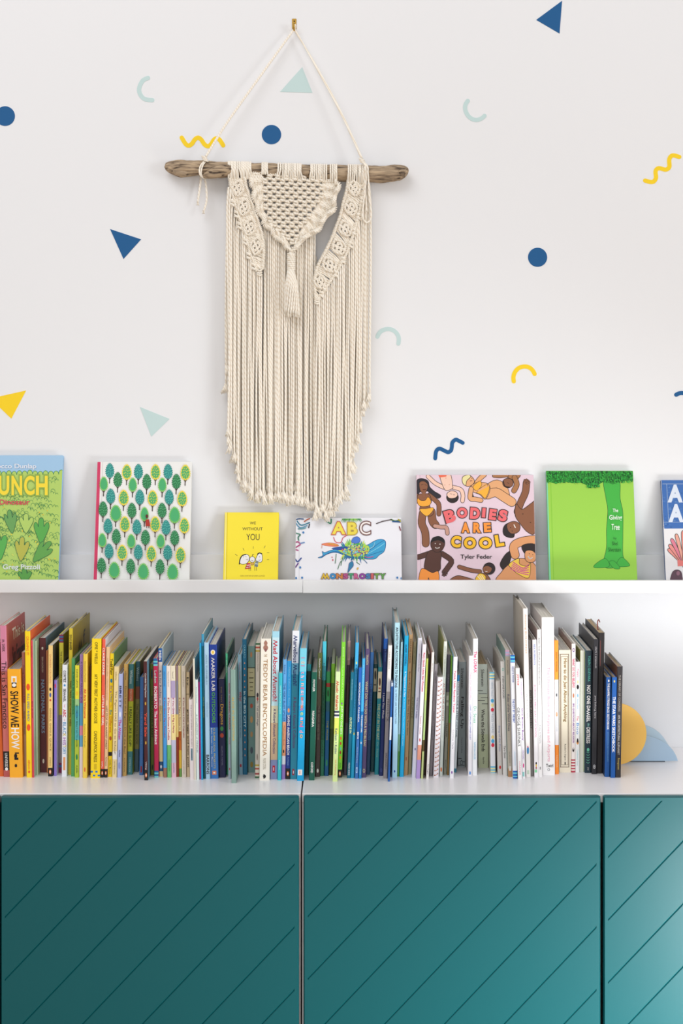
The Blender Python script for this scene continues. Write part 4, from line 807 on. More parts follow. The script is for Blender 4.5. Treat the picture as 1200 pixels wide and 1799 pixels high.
(1039.4,1048.6,1360,1042.6,1051.8,1123,'2A2A30','black hardback with thin lower case white words',dict(T=[('clark | arsenault','C8C4C8',1136,1174,.4),('you belong here','C8C4C8',1222,1262,.45)],E=[('o','D8D8DC',1347,.5,3.6),('o','2A2A30',1347,.34,2.4),('o','D8D8DC',1347,.16,1.2)])),
(1049,1059.8,1359,1053,1065.2,1111.5,'242022','thick black notebook with curved cream pages and a ribbon marker',dict(L='26262A',K=1,FAN=1,RIB=1,D=.2,S=1,E=[('r','7C4440',1125,1170,.28,.38),('r','3C3438',1180,1230,.5,.62)])),
(1061,1070.6,1365,1062.8,1073.8,1190,'1656A0','left one of two short blue hardbacks, with aged page tops',dict(L='1C2C48',K=1,T=[('THE EMPIRE STRIKES BACK SKETCHBOOK',WH,1200,1282,.42,1),('JOE JOHNSTON & NILO RODIS-JAMERO','6CA8D8',1286,1338,.3)],E=[('o',WH,1196,.3,2.2)])),
(1071.6,1080.6,1366.5,1074.6,1083.4,1190,'1658A6','right one of two short blue hardbacks, beside the last black book',dict(L='1C2C48',K=1,T=[('THE STAR WARS SKETCHBOOK',WH,1224,1322,.6,1)],E=[('o','E8C868',1197,.3,2.2),('r','3C7CC0',1300,1301,.2,.8)])),
(1081.2,1090.6,1366,1084.4,1094.3,1171,'302C30','black hardback at the right end of the row, against the bookend',dict(L='6A4434',K=1,D=.173,T=[('THE LIBRARY OF CONGRESS','A8A098',1186,1250,.35),('AN ARCHITECTURAL ALPHABET','C8C0B4',1256,1326,.35),('Pomegranate','D8C068',1332,1352,.4)])),
]

# ---- world slots for the row, then gently pushed apart where neighbours would touch
rows = []
for r_ in BK:
    xb0, xb1, yb, xt0, xt1, yt, colr, label, op = r_
    d = dist_at(yb); k = d / FPX
    h = CAM_Z - TOPZ - (yt - VY) * k
    th = max(0.0034, ((xb1 - xb0) + (xt1 - xt0)) / 2 * k)
    rows.append(dict(d=d, k=k, h=h, t=th, c0=((xb0 + xb1) / 2 - VX) * k, c1=((xt0 + xt1) / 2 - VX) * k, y=d + CAM_Y, row=r_))
for it in range(260):
    for a, c in zip(rows, rows[1:]):
        zm = min(a['h'], c['h'])
        for z in (0.0, zm):
            ra = a['c0'] + (a['c1'] - a['c0']) * z / a['h'] + a['t'] / 2
            lc = c['c0'] + (c['c1'] - c['c0']) * z / c['h'] - c['t'] / 2
            o = ra + GAP - lc
            if o > 0:
                cut = min(o * 0.35, 0.0002)
                if a['t'] > 0.0036: a['t'] -= cut * a['t'] / (a['t'] + c['t'])
                if c['t'] > 0.0036: c['t'] -= cut * c['t'] / (a['t'] + c['t'])
                o *= 0.5
                if z == 0: a['c0'] -= o * .5; c['c0'] += o * .5
                else: a['c1'] -= o * .5; c['c1'] += o * .5
for a, c in zip(rows, rows[1:]):                      # whatever is left is trimmed off the later book
    for z in (0.0, min(a['h'], c['h'])):
        ra = a['c0'] + (a['c1'] - a['c0']) * z / a['h'] + a['t'] / 2
        lc = c['c0'] + (c['c1'] - c['c0']) * z / c['h'] - c['t'] / 2
        if ra + 0.0001 > lc:
            o = ra + 0.0001 - lc
            c['c0' if z == 0 else 'c1'] += o

def blob_y(b, pts, y, mt): b.add([(x, y, z) for x, z in pts], [tuple(range(len(pts)))], mt)
def make_book(R):
    xb0, xb1, yb, xt0, xt1, yt, colr, label, op = R['row']
    t, h, k = R['t'], R['h'], R['k']; sh = (R['c1'] - R['c0']) / h
    dep = op.get('D', min(max(h * 0.82, 0.15), 0.225)); dep = min(dep, 0.4165 - R['y'])
    soft = op.get('S'); gloss = 0.38 if not soft else 0.45
    root = thing('paperback_book' if soft else ('notebook' if op.get('RING') or op.get('RIB') else 'hardcover_book'), (R['c0'] - t / 2, R['y'], TOPZ), label, 'book', 'books in the row on the cabinet top')
    if op.get('RING') or op.get('RIB'): root.name = 'notebook'; root['category'] = 'notebook'
    bands = [(colr, 9999)] if isinstance(colr, str) else colr
    Z = lambda py: min(h, max(0, CAM_Z - TOPZ - (py - VY) * k))
    lv = [h] + [Z(e) for _, e in bands[:-1]] + [0.0]
    base = bands[0][0] if len(bands) < 6 else max(bands, key=lambda q: 0)[0]
    big = max(range(len(bands)), key=lambda i: lv[i] - lv[i + 1])
    base = bands[big][0]
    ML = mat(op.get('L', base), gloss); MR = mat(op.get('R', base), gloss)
    bt = min(0.0021 if not soft else 0.0007, t * 0.24); c = min(0.0012, t * 0.2)
    U = [(0, dep), (0, c), (c, 0), (t - c, 0), (t, c), (t, dep), (t - bt, dep), (t - bt, bt), (bt, bt), (bt, dep)]
    b = MB(); n = len(U)
    for li in range(len(lv) - 1):
        z1, z0 = lv[li], lv[li + 1]
        if z1 - z0 < 1e-5: continue
        ms = mat(bands[li][0], gloss)
        vs = [(x + sh * z, y, z) for z in (z0, z1) for x, y in U]
        for i in range(n):
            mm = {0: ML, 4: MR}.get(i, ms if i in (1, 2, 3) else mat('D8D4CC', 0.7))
            b.add([vs[i], vs[(i + 1) % n], vs[n + (i + 1) % n], vs[n + i]], [(0, 1, 2, 3)], mm)
    mt_top = mat(bands[0][0], 0.6)
    for z in (0, h):
        v = [(x + sh * z, y, z) for x, y in U]
        b.add(v, [(0, 1, 8, 9)], ML); b.add(v, [(1, 2, 3, 4, 7, 8)], mt_top); b.add(v, [(4, 5, 6, 7)], MR)
    cov = b
    mp = M_KRAFT if op.get('K') else M_PAPER
    b = MB(); i0 = 0.0006 if soft else 0.0032
    z1 = h - i0; x0, x1 = bt, t - bt
    if op.get('FAN'):      # thick soft block whose pages belly out behind the spine
        q = []
        for kk in range(13):
            f = kk / 12; y = bt + (dep - bt - 0.004) * f
            q.append((x0 + 0.0004 - 0.004 * math.sin(f * 3.1) ** 2 * 0, y))
        rr = [(x1 - 0.0004, y) for _, y in q]
        Pq = q + rr[::-1]
        vs = [(x + sh * z, y, z + (0 if z < 0.1 else -0.004 * math.sin(max(0, y / dep) * 3.0))) for z in (0.0008, z1) for x, y in Pq]; nn = len(Pq)
        b.add(vs, [tuple(range(nn - 1, -1, -1)), tuple(range(nn, 2 * nn))] + [(i, (i + 1) % nn, nn + (i + 1) % nn, nn + i) for i in range(nn)], mp)
    else:
        b.box(x0 + 0.0001, x1 - 0.0001, bt, dep - i0, 0.0008 if soft else 0.003, z1, mp, sh)
    b.obj('page_block', root)
    # spine printing, part of the cover
    b = cov; yy = -0.00025
    for e in op.get('E', []):
        me = mat(e[1], gloss)
        if e[0] == 'o':
            z = Z(e[2]); rx = e[3] * t / 2 * 0.95; rz = e[4] * k
            b.add([(t / 2 + sh * z + rx * math.cos(a), yy * (1 + 0.1 * op['E'].index(e)), z + rz * math.sin(a)) for a in [2 * math.pi * q / 18 for q in range(18)]], [tuple(range(18))], me)
        elif e[0] == 'r':
            za, zb = Z(e[2]), Z(e[3]); o = yy * (0.6 + 0.1 * op['E'].index(e))
            b.add([(e[4] * t + sh * za, o, za), (e[5] * t + sh * za, o, za), (e[5] * t + sh * zb, o, zb), (e[4] * t + sh * zb, o, zb)], [(0, 3, 2, 1)], me)
        elif e[0] == 'v':
            z = Z(e[2]); q = ribbon([(t / 2 + sh * z - t * .22, z + 0.0022), (t / 2 + sh * z, z), (t / 2 + sh * z + t * .22, z + 0.0022)], 0.0009)
            blob_y(b, q, yy, me)
        elif e[0] == 'fr':
            za, zb = Z(e[2]), Z(e[3]); w = e[6] * k
            for (u0, u1, v0, v1) in ((e[4] * t, e[5] * t, za, za - w), (e[4] * t, e[5] * t, zb + w, zb), (e[4] * t, e[4] * t + w, za, zb), (e[5] * t - w, e[5] * t, za, zb)):
                b.add([(u0 + sh * v0, yy, v0), (u1 + sh * v0, yy, v0), (u1 + sh * v1, yy, v1), (u0 + sh * v1, yy, v1)], [(0, 3, 2, 1)], me)
    for T_ in op.get('T', []):
        s, hx, p0, p1, fr = T_[:5]; bold = 0.016 if len(T_) > 5 and T_[5] else 0.003; off = T_[6] if len(T_) > 6 else 0
        v, f, (a0, a1, b0, b1) = glyphs(s, bold)
        z0 = Z(p0); L = z0 - Z(p1); hh = fr * t
        if len(s) == 1: L = min(L, hh / max(0.3, b1 - b0) * (a1 - a0))
        hh = hh * min(1.0, (b1 - b0) / 0.72) if (b1 - b0) < 0.72 else hh
        P = []
        for x, y, _ in v:
            z = z0 - (x - a0) / (a1 - a0) * L
            P.append((t / 2 + off * t + ((y - b0) / (b1 - b0) - 0.5) * hh + sh * z, -0.0004, z))
        b.add(P, [q for q in f], mat(hx, gloss))
    for T_ in op.get('H', []):
        s, hx, p0, p1, u0, u1 = T_
        v, f, (a0, a1, b0, b1) = glyphs(s, 0.01)
        z1_, z0_ = Z(p0), Z(p1)
        b.add([((u0 + (x - a0) / (a1 - a0) * (u1 - u0)) * t + sh * z0_, -0.0004, z0_ + (y - b0) / (b1 - b0) * (z1_ - z0_)) for x, y, _ in v], f, mat(hx, gloss))
    # printing on the side cover that shows above the next book
    if op.get('C'):
        for s, hx, u0, u1, w0, w1 in op['C']:
            v, f, (a0, a1, b0, b1) = glyphs(s, 0.02)
            P = []
            for x, y, _ in v:
                z = h * (1 - w1) + (y - b0) / (b1 - b0) * h * (w1 - w0)
                P.append((t + 0.0003 + sh * z, dep * (u0 + (x - a0) / (a1 - a0) * (u1 - u0)), z))
            b.add(P, f, mat(hx, gloss))
    cov.obj('cover', root)
    if op.get('RING'):
        for kk in range(22):
            z = h * (0.035 + 0.93 * kk / 21)
            b = MB(); b.tube([(t / 2 + sh * z + t * 0.36 * math.cos(a), -0.003 + 0.0045 * math.sin(a), z + 0.0022 * math.cos(a)) for a in [2 * math.pi * q / 14 for q in range(15)]], 0.00065, M_COPPER, 6)
            b.obj('wire_ring', root)
    if op.get('RIB'):
        b = MB(); p = catmull([(t * .6 + sh * h, dep * .3, h - .004), (t * .65 + sh * h, dep * .36, h + .010), (t * .8 + sh * h, dep * .34, h + .017), (t * .9 + sh * h, dep * .30, h + .013)], False, 4)
        b.tube(p, 0.0013, mat('8C4C44', 0.7), 6); b.obj('ribbon_marker', root)
for R in rows: make_book(R)

# ------------------------------------------------------------------ bookend
last = rows[-1]
bx = max(last['c0'], last['c1']) + last['t'] / 2 + 0.0015
bk = thing('bookend', (bx, 0.255, TOPZ), 'yellow and pale blue rounded metal bookend at the right end of the book row', 'bookend')
yk, bl, bl2 = mat('FBC866', 0.5), mat('A9C3DA', 0.5), mat('C6DCEB', 0.5)
b = MB(); r = 0.0665; o_ = [(0.0, 0.0003)] + [(0.0005 + r * math.cos(a), 0.0665 + r * math.sin(a) * 0.998) for a in [-math.pi / 2 + math.pi * q / 40 for q in range(2, 41)]]
b.prism_y(o_, 0, 0.0035, yk, mat('C8934A', 0.5)); b.obj('yellow_half_disc', bk)
def Q(lst, y): return [((p := W(px, py, y)).x - bx, p.z - TOPZ) for px, py in lst]
b = MB(); o_ = [(0.004, 0.0028)] + Q([(1098, 1292)], 0.281) + Q(catmull([(1120, 1290), (1134, 1291.5), (1150, 1296), (1165, 1303), (1178, 1313), (1187, 1326), (1191.5, 1338)], False, 4), 0.281)
o_[0] = (o_[1][0], 0.0028); o_[-1] = (o_[-1][0], 0.0028)
b.prism_y(o_[::-1], 0.026, 0.0285, bl, mat('6C8496', 0.5)); b.obj('front_arch', bk)
b = MB(); o_ = Q([(1100, 1274)], 0.330) + Q(catmull([(1120, 1271.5), (1134, 1274), (1150, 1281), (1163, 1292), (1172, 1305), (1178, 1316), (1180, 1326)], False, 4), 0.330)
o_ = [(o_[0][0], 0.002)] + o_ + [(o_[-1][0], 0.002)]
b.prism_y(o_[::-1], 0.075, 0.0775, bl2, mat('6C8496', 0.5)); b.obj('rear_arch', bk)
b = MB(); b.box(0.0005, 0.112, 0.0275, 0.0775, 0.0, 0.0016, mat('5A646E', 0.5)); b.obj('base_plate', bk)  # plate coloured dark to give the shadow line under the front arch

# ------------------------------------------------------------------ picture books on the ledge
class Display:
    """a book leaning on the wall; flat printing is placed on its tilted front cover"""
    def __init__(s, name, xl, xr, yt, thick, front, edge, label, yb=0.347, xtop=None, spine_strip=None, cat='book'):
        s.y0 = yb; z0 = LFLOOR + 0.0002
        A = W(xl, 1020, yb); B = W(xr, 1020, yb); s.w = B.x - A.x; s.t = thick
        # length so the rear top edge rests on the wall and the front top edge shows at yt
        lo, hi = 0.05, 0.6
        for _ in range(60):
            L = (lo + hi) / 2
            # front top y = yb + L sin; rear top y = that + t cos
            th = 0.0
            a, c = 0.0, 1.2
            for _ in range(40):
                th = (a + c) / 2
                if yb + L * math.sin(th) + thick * math.cos(th) > WALL - 0.0012: c = th
                else: a = th
            zt = z0 + L * math.cos(th); d = yb + L * math.sin(th) - CAM_Y
            py = VY + (CAM_Z - zt) * FPX / d
            if py > yt: lo = L
            else: hi = L
        s.L, s.th = L, th
        s.org = Vector((A.x, yb, z0))
        s.root = thing('picture_book', s.org, label, cat, 'picture books shown face out on the ledge')
        s.root.rotation_euler = (-th, 0, 0)
        s.R = Matrix.Rotation(-th, 3, 'X')
        w, t, h = s.w, thick, L
        mf, me = mat(front, 0.4), mat(edge, 0.4)
        b = MB(); bt = min(0.0022, t * .25)
        b.bbox(0, w, 0, bt, 0, h, mf, 0.0005); b.bbox(0, w, t - bt, t, 0, h, me, 0.0005)
        b.bbox(0, bt, bt, t - bt, 0, h, me, 0.0003)
        s.b = b
        b = MB(); b.box(bt, w - 0.003, bt, t - bt, 0.003, h - 0.003, M_PAPER); b.obj('page_block', s.root)
        s.layer = 0; s.tb = s.b
        n = s.R @ Vector((0, 1, 0)); s.n = n
    def loc(s, px, py):
        """front cover coordinates of a photo pixel"""
        o = Vector((0, CAM_Y, CAM_Z)); d = Vector(((px - VX) / FPX, 1, -(py - VY) / FPX))
        k = (s.org - o).dot(s.n) / d.dot(s.n); p = s.R.inverted() @ (o + d * k - s.org)
        return (p.x, p.z)
    def clipq(s, q):
        w, h = s.w - 0.0006, s.L - 0.0006
        inside_all = all(0.0006 <= x <= w and 0.0006 <= z <= h for x, z in q)
        if inside_all: return q
        for a, c, d in ((1, 0, w), (-1, 0, -0.0006), (0, 1, h), (0, -1, -0.0006)): q = clip(q, a, c, d)
        return q
    def poly(s, pts, h, up=True, b=None):
        q = [s.loc(*p) for p in pts]; q = s.clipq(q)
        if len(q) < 3: return
        if up: s.layer += 1
        area_ = sum(a[0] * c[1] - c[0] * a[1] for a, c in zip(q, q[1:] + q[:1]))
        if area_ < 0: q = q[::-1]
        y = -0.00015 - s.layer * 0.0000045
        (b or s.b).add([(x, y, z) for x, z in q], [tuple(range(len(q)))], mat(h, 0.42))
    def blob(s, pts, h, outline=None, ow=0.9, k=5):
        P = catmull(pts, True, k)
        if outline:
            s.poly([p for p in P], h); s.line(P + [P[0]], outline, ow)
        else: s.poly(P, h)
    def line(s, pts, h, w=1.0, smooth=False):
        if smooth: pts = catmull(pts, False, 5)
        closed = len(pts) > 3 and math.hypot(pts[0][0] - pts[-1][0], pts[0][1] - pts[-1][1]) < 1e-6
        if closed: pts = pts[:-1]
        n = len(pts); L, R = ribbon(pts, w, closed=True) if closed else (None, None)
        s.layer += 1
        for i in range(n if closed else n - 1):
            p, q = pts[i], pts[(i + 1) % n]
            dx, dy = q[0] - p[0], q[1] - p[1]; l = math.hypot(dx, dy)
            if l < 1e-6: continue
            nx, ny = -dy / l * w / 2, dx / l * w / 2
            s.poly([(p[0] + nx, p[1] + ny), (q[0] + nx, q[1] + ny), (q[0] - nx, q[1] - ny), (p[0] - nx, p[1] - ny)], h, False)
        if w > 0.5 and n < 60:
            for i, p in enumerate(pts):
                s.poly([(p[0] + w / 2 * math.cos(a), p[1] + w / 2 * math.sin(a)) for a in [2 * math.pi * k / 8 for k in range(8)]], h, False)
    def limb(s, pts, w, h, outline='2E2321', ow=0.9):
        P = catmull(pts, False, 4); s.poly(ribbon(P, w + ow * 2), outline); s.poly(ribbon(P, w), h)
    def ell(s, cx, cy, rx, ry, h, outline=None, rot=0, ow=0.9, n=22):
        c_, s_ = math.cos(rot), math.sin(rot)
        e = lambda k: [(cx + (rx + k) * math.cos(2 * math.pi * q / n) * c_ - (ry + k) * math.sin(2 * math.pi * q / n) * s_, cy + (rx + k) * math.cos(2 * math.pi * q / n) * s_ + (ry + k) * math.sin(2 * math.pi * q / n) * c_) for q in range(n)]
        if outline: s.poly(e(ow), outline)
        s.poly(e(0), h)
    def text(s, t_, x0, x1, y0, y1, h, bold=0.01, rot=0.0, outline=None):
        """y0 = top, y1 = bottom, photo pixels"""
        v, f, (a0, a1, b0, b1) = glyphs(t_, bold, 5)
        cx, cy = (x0 + x1) / 2, (y0 + y1) / 2
        def put(v, f, e, hx):
            s.layer += 1; y_ = -0.0003 - s.layer * 0.0000045; P = []
            for x, y, _ in v:
                px = x0 - e + (x - a0) / (a1 - a0) * (x1 - x0 + 2 * e); py = y1 + e - (y - b0) / (b1 - b0) * (y1 - y0 + 2 * e)
                dx, dy = px - cx, py - cy
                q = s.loc(cx + dx * math.cos(rot) - dy * math.sin(rot), cy + dx * math.sin(rot) + dy * math.cos(rot))
                P.append((q[0], y_, q[1]))
            ff = [g for g in f if all(0 < P[i][0] < s.w for i in g)]
            s.tb.add(P, ff, mat(hx, 0.42))
        if outline:
            v2, f2, (c0, c1, d0, d1) = glyphs(t_, bold + 0.055, 5)
            s.layer += 1; P = []
            for x, y, _ in v2:
                px = x0 + (x - a0) / (a1 - a0) * (x1 - x0); py = y1 - (y - b0) / (b1 - b0) * (y1 - y0)
                dx, dy = px - cx, py - cy
                q = s.loc(cx + dx * math.cos(rot) - dy * math.sin(rot), cy + dx * math.sin(rot) + dy * math.cos(rot))
                P.append((q[0], -0.0003 - s.layer * 0.0000045, q[1]))
            s.tb.add(P, [g for g in f2 if all(0 < P[i][0] < s.w for i in g)], mat(outline, 0.42))
        put(v, f, 0, h)
    def done(s):
        s.b.obj('cover', s.root)
    def hinge(s, x0t, x0b, w, h):
        s.poly([(x0t, 600), (x0t + w, 600), (x0b + w, 1040), (x0b, 1040)], h)

rnd = random.Random(3)
# -- leaf patterned book, cut by the left edge
D = Display('a', -78, 102.6, 800, 0.012, 'A2C8E8', '9CC4E4', 'leaf patterned green book with sky blue top and big yellow letters')
hedge = [(-90, 832)]
x = -90
while x < 120:
    hh = rnd.uniform(-1.5, 1.5); hedge += [(x + 4.6 - 4.6 * math.cos(math.pi * q / 6), 833 + hh - 6.2 * math.sin(math.pi * q / 6)) for q in range(7)]; x += 9.2
bot = [(125, 1060), (-90, 1060)]
D.poly(hedge + bot, 'B4D26C'); D.line(hedge, '3E8A5A', 1.0)
for k in range(260):
    x, y = rnd.uniform(-20, 101), rnd.uniform(838, 1016)
    if 870 > y > 834 and x < 86: continue
    s_ = rnd.uniform(2.5, 4.6); n = rnd.choice((1, 2, 2, 3)); P = []; cc = rnd.choice(('4C9460', '5C9C5C', '3C8455'))
    for q in range(n):
        for a in range(5): P.append((x + q * s_ * 1.7 - s_ * .85 * math.cos(math.pi * a / 4), y + q * 1.4 - s_ * math.sin(math.pi * a / 4)))
    D.line(P, cc, 0.55)
for k in range(40): D.ell(rnd.uniform(0, 100), rnd.uniform(890, 1015), 1.1, 1.1, rnd.choice(('F0D848', 'E8C83C', 'D8E070')), n=8)
def lobed(cx, cy, w, h, rot, col, line_='2F6E46'):
    base = [(0, .5), (-.30, .15), (-.48, -.18), (-.40, -.34), (-.26, -.26), (-.20, -.16), (-.20, -.42), (-.04, -.52), (.10, -.44), (.14, -.18), (.24, -.30), (.40, -.34), (.46, -.16), (.28, .18)]
    c_, s_ = math.cos(rot), math.sin(rot)
    D.blob([(cx + (u * w) * c_ - (v * h) * s_, cy + (u * w) * s_ + (v * h) * c_) for u, v in base], col, line_, 0.8)
lobed(19.5, 917, 23, 41, -.1, '6CA45C'); lobed(46.5, 920, 26, 34, .05, 'B4D26C'); lobed(73, 933, 28, 44, .05, '5CAC50')
lobed(-2, 959, 34, 50, -.1, '5CB054'); lobed(38.5, 965, 27, 42, .1, 'B8B850'); lobed(74, 970, 27, 46, .75, '64A450'); lobed(44, 1012, 25, 24, 0, '5CA04C')
for ch, x in zip('CRUNCH', (-44, -23, -2, 20.5, 42.5, 63.5)):
    D.text(ch, x, x + 18.5 + (ch == 'H') * 2, 836, 870, 'F8DC3C', 0.03, outline='8FAE4C')
D.text('The Shy Dinosaur', -53, 52.5, 877.5, 889.5, 'D8485C', 0.02)
D.text('Rocco Dunlap', -13, 64, 815, 825.5, 'E4E8F0', 0.02)
D.text('Greg Pizzoli', 5, 70.5, 991.5, 1003, 'DCE4E0', 0.025)
D.done()

# -- tree patterned book
D = Display('b', 163.6, 332.5, 811, 0.013, 'EEEEEC', 'E4E4E2', 'white picture book patterned with rows of small green trees and pink cloth spine')
D.poly([(160, 780), (176.8, 780), (176.8, 811), (169.4, 1040), (140, 1040)], 'D23C66')
D.poly([(181, 780), (182, 780), (175, 1040), (174, 1040)], 'D8D8D6')
TT = {'T': ('2C8C88', '6CD0BC', 45, 77), 'D': ('2C7C4C', '6CC48C', 45, 77), 'Y': ('54B06C', 'F4DC3C', 50, 80), 'G': ('4CB070', '8CD060', 42, 73), 'H': ('4CB070', '7CC85C', 56, 84)}
trees = [('T',258,220),('D',342,315),('Y',437,235),('T',560,230),('D',648,335),('Y',740,235),('T',872,230),('D',960,335),('Y',1055,240),('G',195,360),('G',500,370),('G',812,370),
('T',268,490),('Y',405,505),('T',575,500),('Y',710,510),('T',885,500),('Y',1022,515),('D',188,625),('H',322,670),('D',492,640),('G',625,680),('D',810,640),('H',942,690),
('T',240,805),('Y',418,785),('T',545,815),('Y',738,785),('T',852,820),('Y',1045,800),('G',180,955),('D',328,915),('G',485,965),('D',635,925),('G',795,965),('D',943,930),
('T',252,1070),('Y',390,1085),('T',560,1080),('Y',697,1095),('T',870,1085),('Y',1005,1110),('D',173,1220),('H',307,1270),('D',480,1230),('H',613,1285),('D',790,1235),('H',922,1290)]
for kd, cx, cy in trees:
    c1, c2, rw, rh = TT[kd]; x, y = 150 + cx / 6, 790 + cy / 6; rw /= 6; rh /= 6
    D.line([(x - 0.6, y + rh + 9.5), (x, y + rh * 0.6)], '3A2420', 1.5)
    D.line([(x - 0.3, y + rh + 3.5), (x - 2.6, y + rh - 1)], '3A2420', 0.9); D.line([(x, y + rh + 3), (x + 2.6, y + rh - 1.5)], '3A2420', 0.9)
    P = []; n = 44
    for k in range(n):
        a = 2 * math.pi * k / n; f = (1.12 if k % 2 else 0.92)
        wv = 1 + 0.16 * math.sin(a)
        P.append((x + rw * f * math.cos(a) * wv, y + rh * f * math.sin(a)))
    D.poly(P, c2 if kd in 'YGH' else c1)
    if kd in 'YGH':
        D.poly([(x + rw * .86 * math.cos(2 * math.pi * k / 24) * (1 + .16 * math.sin(2 * math.pi * k / 24)), y + rh * .86 * math.sin(2 * math.pi * k / 24)) for k in range(24)], c1)
    if kd in 'TDY':
        for rr, nn in ((.25, 4), (.52, 8), (.8, 12)):
            for k in range(nn):
                a = 2 * math.pi * (k + rr * 3) / nn; qx, qy = x + rw * rr * math.cos(a) * (1 + .16 * math.sin(a)), y + rh * rr * math.sin(a)
                D.poly([(qx, qy - 1.5), (qx + .6, qy - .2), (qx, qy + 1.3), (qx - .6, qy - .2)], c2)
D.poly([(256.5, 913), (262.5, 913), (264.2, 925), (256.2, 925)], 'B03428'); D.ell(258.6, 907.5, 2.3, 3.4, '5C2C24'); D.line([(258, 925), (258, 928)], K, .8); D.line([(261.5, 925), (261.5, 928)], K, .8)
D.done()

# -- small yellow book
D = Display('c', 391.6, 488, 900, 0.016, 'F8E332', 'E8D024', 'small bright yellow book with black handwriting and three doodled faces')
D.poly([(396.6, 890), (398.2, 890), (396, 1040), (394.4, 1040)], 'FCF08C'); D.poly([(399, 890), (400.2, 890), (398.2, 1040), (397, 1040)], 'DCC41C')
D.text('WE', 439, 449.5, 916.5, 921.5, '2C2820', -0.0); D.text('WITHOUT', 426, 461.5, 926.5, 931.8, '2C2820', -0.0); D.text('YOU', 433, 456, 938, 949, '2C2820', -0.005)
o = 'DOD'
BKL = '2C2A28'
for a in ([(427, 963), (429, 967)], [(445, 960), (445, 964)], [(466, 959), (464, 963)], [(413, 973.5), (417, 976)], [(469, 971), (473, 971)], [(469, 983), (472.5, 983)]): D.line(a, '5C5828', .7)
D.blob([(431, 974), (437, 976), (438, 983), (433, 990), (424, 991), (421, 986), (425, 977)], 'F0EEEE', BKL, .8)
D.line([(432, 974), (426, 976), (422, 982), (420.5, 991)], BKL, 1.8, True); D.line([(432.5, 982.5), (434.5, 984), (436, 982)], BKL, .6); D.line([(427.5, 979), (429, 977.5)], BKL, .6); D.line([(431.5, 977), (432.5, 978.5)], BKL, .6)
D.ell(443.3, 983, 4.4, 4.8, 'F0EEEE', BKL, ow=.8); D.line([(443, 978), (444, 974), (446, 974)], BKL, .8); D.line([(441.5, 984), (443.3, 985.6), (445, 984)], BKL, .6)
D.blob([(456, 972), (460, 974), (461, 983), (458, 988), (452, 986), (449, 984), (452, 976)], 'F0EEEE', BKL, .8); D.line([(452.5, 973.5), (456, 971.6), (460, 973)], BKL, 1.8, True); D.line([(454, 984), (456, 984.8), (457.5, 983)], BKL, .6); D.line([(455.8, 977), (456.4, 979)], BKL, .6)
D.poly([(434.5, 989), (439.5, 989), (441, 999), (430.5, 999.5)], 'C83C38'); D.line([(433.4, 993.5), (440, 992.5)], 'F0EEEE', 1.1); D.line([(432.5, 997), (440.5, 995.8)], 'F0EEEE', .9); D.line([(430.5, 999.5), (434.5, 989)], BKL, .6)
D.poly([(449, 986), (454, 987), (453, 996), (446.5, 995)], '7C8C94'); D.line([(448, 990), (453.6, 991)], 'E8ECEC', 1); D.line([(447.6, 993.6), (453, 994.4)], BKL, .6)
D.blob([(441, 989), (445.5, 988), (446.5, 991), (442, 993)], 'D8A83C', BKL, .5)
for x in (437, 440, 447.5, 450.5): D.line([(x, 995.5), (x + .4, 1002.5)], BKL, .6)
D.text('KEES GROOT AND KAREN JANSEN'[:0] or 'CEES-MARTIJN & KARIN LUINGE', 422, 465, 1010.6, 1013.4, '9C8C34', 0)
D.done()

# -- landscape white book with the whale
D = Display('d', 518.2, 706.2, 909.5, 0.011, 'ECECF2', 'DCDCE2', 'wide white landscape book with a colourful whale drawing')
D.poly([(525, 900), (526, 900), (526, 1040), (525, 1040)], 'D0D0D8')
def X(cx): return 500 + cx / 5.4545
def Y(cy): return 900 + cy / 5.4545
# body of the whale: tail left, head right
D.blob([(X(a), Y(c)) for a, c in [(320, 435), (365, 415), (360, 375), (385, 385), (440, 365), (500, 350), (570, 325), (650, 318), (740, 320), (800, 310), (860, 275), (920, 258), (965, 275), (968, 330), (950, 380), (905, 412), (870, 445), (810, 450), (740, 445), (650, 440), (580, 420), (530, 395), (470, 385), (400, 405), (355, 435)]], '38A0D0', '1C3C7C', .8)
D.blob([(X(a), Y(c)) for a, c in [(500, 350), (570, 325), (650, 318), (740, 320), (800, 318), (815, 360), (780, 405), (720, 430), (640, 425), (560, 395)]], 'B4D45C', '2C6C8C', .6)
D.blob([(X(a), Y(c)) for a, c in [(355, 305), (420, 292), (490, 300), (520, 320), (480, 330), (430, 325), (380, 318)]], 'E8845C', 'A84C5C', .5)
D.blob([(X(a), Y(c)) for a, c in [(450, 345), (520, 330), (590, 325), (600, 350), (540, 362), (480, 358)]], '1C4C9C', None)
D.line([(X(820), Y(360)), (X(900), Y(300)), (X(950), Y(270))], '1C5C9C', .8, True); D.line([(X(800), Y(395)), (X(880), Y(350)), (X(955), Y(300))], '8CDCF0', .9, True); D.line([(X(760), Y(430)), (X(850), Y(400)), (X(940), Y(370))], '1C6CA8', .9, True)
for k in range(120):
    a = rnd.uniform(0, 6.28); r_ = rnd.uniform(0.1, 1)
    cx, cy = 680 + 130 * r_ * math.cos(a), 365 + 58 * r_ * math.sin(a)
    D.ell(X(cx), Y(cy), rnd.uniform(.7, 1.9), rnd.uniform(.7, 1.7), rnd.choice(('2C8CC0', 'E8D850', 'D8407C', '3CA868', '5C3C9C', 'E8703C', '2C6C9C', 'C8E470')), n=10)
